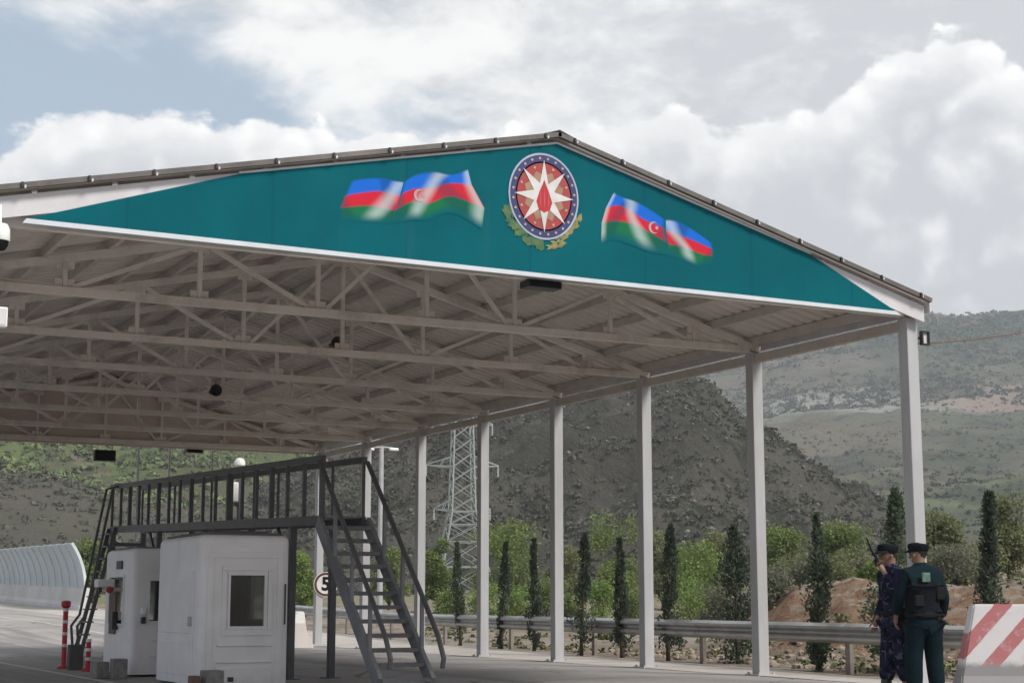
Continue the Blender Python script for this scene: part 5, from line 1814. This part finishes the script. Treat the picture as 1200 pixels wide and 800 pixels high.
    for dx, dy, q in legs:
        h_ = k2.j((0.085 * q, 0, 0.84), (0.116, 0.122), pz_)
        m_ = k2.j((dx * 0.93, dy * 0.35 + .01, 0.64), (0.102, 0.106), h_)
        n_ = k2.j((dx * 0.97, dy * 0.5 + .015, 0.46), (0.090, 0.095), m_)
        o_ = k2.j((dx, dy * .8, 0.30), (0.088, 0.094), n_)
        k2.j((dx, dy - .005, pose.get('cuff', 0.14)), (0.066, 0.072), o_)
    k2.obj('trousers', cloth['trousers'], t)
    for dx, dy, q in legs:
        b_ = Sk()
        top_ = b_.j((dx, dy - .01, 0.31), 0.062)
        mid = b_.j((dx, dy - .012, 0.10), (0.050, 0.058), top_)
        toe = b_.j((dx + .012 * q, dy + 0.09, 0.052), (0.048, 0.042), mid)
        b_.j((dx + .022 * q, dy + 0.17, 0.043), (0.043, 0.034), toe)
        b_.j((dx, dy - .055, 0.05), (0.040, 0.040), mid)
        b_.obj('boot', M['boot'], t)
    extra(t, hc, F3, S3, L_)
    t.scale = (1.07, 1.07, 1.0)
    return t


def dir_rz(dx, dy):
    return math.atan2(-dx, dy)


def gear_left(t, hc, F3, S3, L_):
    belt = MB()
    belt.lathe([(0.186, -0.03), (0.19, -0.02), (0.19, 0.02), (0.186, 0.03)], n=24)
    o = belt.build('belt', M['black'], t, smooth=True); o.location = (0, 0, 0.98); o.scale = (1, 0.76, 1)
    cp = MB().box((0, 0, 0), (0.09, 0.04, 0.12), bev=0.01).build('pouch', M['black'], t); cp.location = (-0.15, 0.06, 0.95)


def gear_right(t, hc, F3, S3, L_):
    v = Sk()
    a0 = v.j((0, 0.0, 1.12), (0.180, 0.138)); a1 = v.j((0, L_(1.27), 1.27), (0.190, 0.142), a0); v.j((0, L_(1.40), 1.40), (0.168, 0.126), a1); v.j((0, 0, 1.0), (0.180, 0.140), a0)
    ve = v.obj('vest', M['navy'], t)
    MB().box((-0.03, -0.150 + L_(1.34), 1.37), (0.09, 0.02, 0.10), bev=0.006).build('patch', M['patch'], t)
    MB().box((0.135, -0.11, 1.20), (0.09, 0.05, 0.14), bev=0.012).build('pouch', M['black'], t)
    MB().box((-0.11, -0.12, 1.12), (0.10, 0.05, 0.12), bev=0.012).build('pouch', M['black'], t)
    o = MB().lathe([(0.186, -0.03), (0.19, -0.02), (0.19, 0.02), (0.186, 0.03)], n=24).build('belt', M['black'], t, smooth=True)
    o.location = (0, 0, 0.97); o.scale = (1, 0.77, 1)


pL = polar(1049, 18.8)
pR = polar(1081, 18.4)
LX, LY = -RX, -RY
# left officer: side-on, facing left, one hand raised to the face with a radio
dl = Vector((LX + 0.25 * -FX, LY + 0.25 * -FY, 0)).normalized()
armsL = [((-0.235, 0.10, 1.18), (-0.125, 0.175, 1.43), (-0.105, 0.195, 1.485), (0.25, 0.35, 0.9), (0, 0.8, -0.4), 0.9),
         ((0.235, 0.00, 1.15), (0.225, 0.10, 0.92), (0.220, 0.12, 0.86), (0.0, 0.2, -1.0), (0, 1, 0.1), 0.4)]
OL = person('officer in blue camouflage uniform and cap facing left, left of the pair', (pL.x, pL.y, road_z(pL.x, pL.y)), dir_rz(dl.x, dl.y), armsL,
            dict(lean=0.06, turn=0.0, stance=0.085, ly=-0.06, ry=0.10, hem=0.66, nod=0.15, cuff=0.24), dict(cap=M['navy'], jacket=M['camo'], trousers=M['camo']), gear_left)
# the radio he holds: a thing of its own
rm = OL.matrix_basis
rd = empty('handheld_radio', OL.location + Matrix.Rotation(OL.rotation_euler.z, 3, 'Z') @ Vector((-0.088, 0.262, 1.57)), OL.rotation_euler.z, label='black handheld radio with antenna raised by the officer in camouflage', cat='radio')
rot = Matrix.Rotation(R(-22), 3, 'X')
MB().box(rot @ Vector((0, 0, 0.0)), (0.058, 0.036, 0.15), rot=rot, bev=0.008).build('body', M['black'], rd)
MB().tube([rot @ Vector((0.015, 0, 0.07)), rot @ Vector((0.015, 0, 0.26))], [0.011, 0.007], 8).build('antenna', M['black'], rd, smooth=True)
MB().box(rot @ Vector((0, 0.019, 0.03)), (0.04, 0.004, 0.04), rot=rot).build('screen', M['galv_pole'], rd)

drr = Vector((FX * 0.9 + LX * 0.25, FY * 0.9 + LY * 0.25, 0)).normalized()
armsR = [((-0.235, 0.04, 1.15), (-0.215, 0.17, 0.95), (-0.20, 0.20, 0.90), (0.05, 0.3, -0.9), (0.2, 1, 0.2), 0.4),
         ((0.245, -0.01, 1.15), (0.250, 0.07, 0.92), (0.250, 0.085, 0.86), (0.0, 0.15, -1.0), (0, 1, 0.1), 0.4)]
OR = person('officer in dark vest and teal uniform seen from behind, right of the pair', (pR.x, pR.y, road_z(pR.x, pR.y)), dir_rz(drr.x, drr.y), armsR,
            dict(lean=0.02, turn=0.5, stance=0.115, ly=0.02, ry=-0.02, hem=0.70, nod=0.05), dict(cap=M['navy'], jacket=M['teal_cloth'], trousers=M['teal_cloth']), gear_right)
pap = tag(MB().box((0, 0, 0), (0.006, 0.075, 0.11)).build('folded_paper', M['paper']), 'small folded white paper in the right hand of the officer in the vest', 'paper')
pap.location = OR.location + Matrix.Rotation(OR.rotation_euler.z, 3, 'Z') @ Vector((0.268, 0.10, 0.80))
pap.rotation_euler = (R(8), R(5), OR.rotation_euler.z)

# ------------------------------------------------------------------ haze over the valley
hz = MB().box((0, 0, 153.5), (12600, 12600, 311)).build('haze', None)
hz.data.materials.clear()
hm = bpy.data.materials.new('haze'); hm.use_nodes = True
ht_ = NT(hm.node_tree); hm.node_tree.nodes.clear()
pv = ht_.n('ShaderNodeVolumePrincipled')
pv.inputs['Color'].default_value = (0.80, 0.85, 0.92, 1)
pv.inputs['Density'].default_value = 0.00026
pv.inputs['Anisotropy'].default_value = 0.2
ho = ht_.n('ShaderNodeOutputMaterial'); ht_.put(ho.inputs['Volume'], pv.outputs[0])
hz.data.materials.append(hm)
tag(hz, kind='stuff')
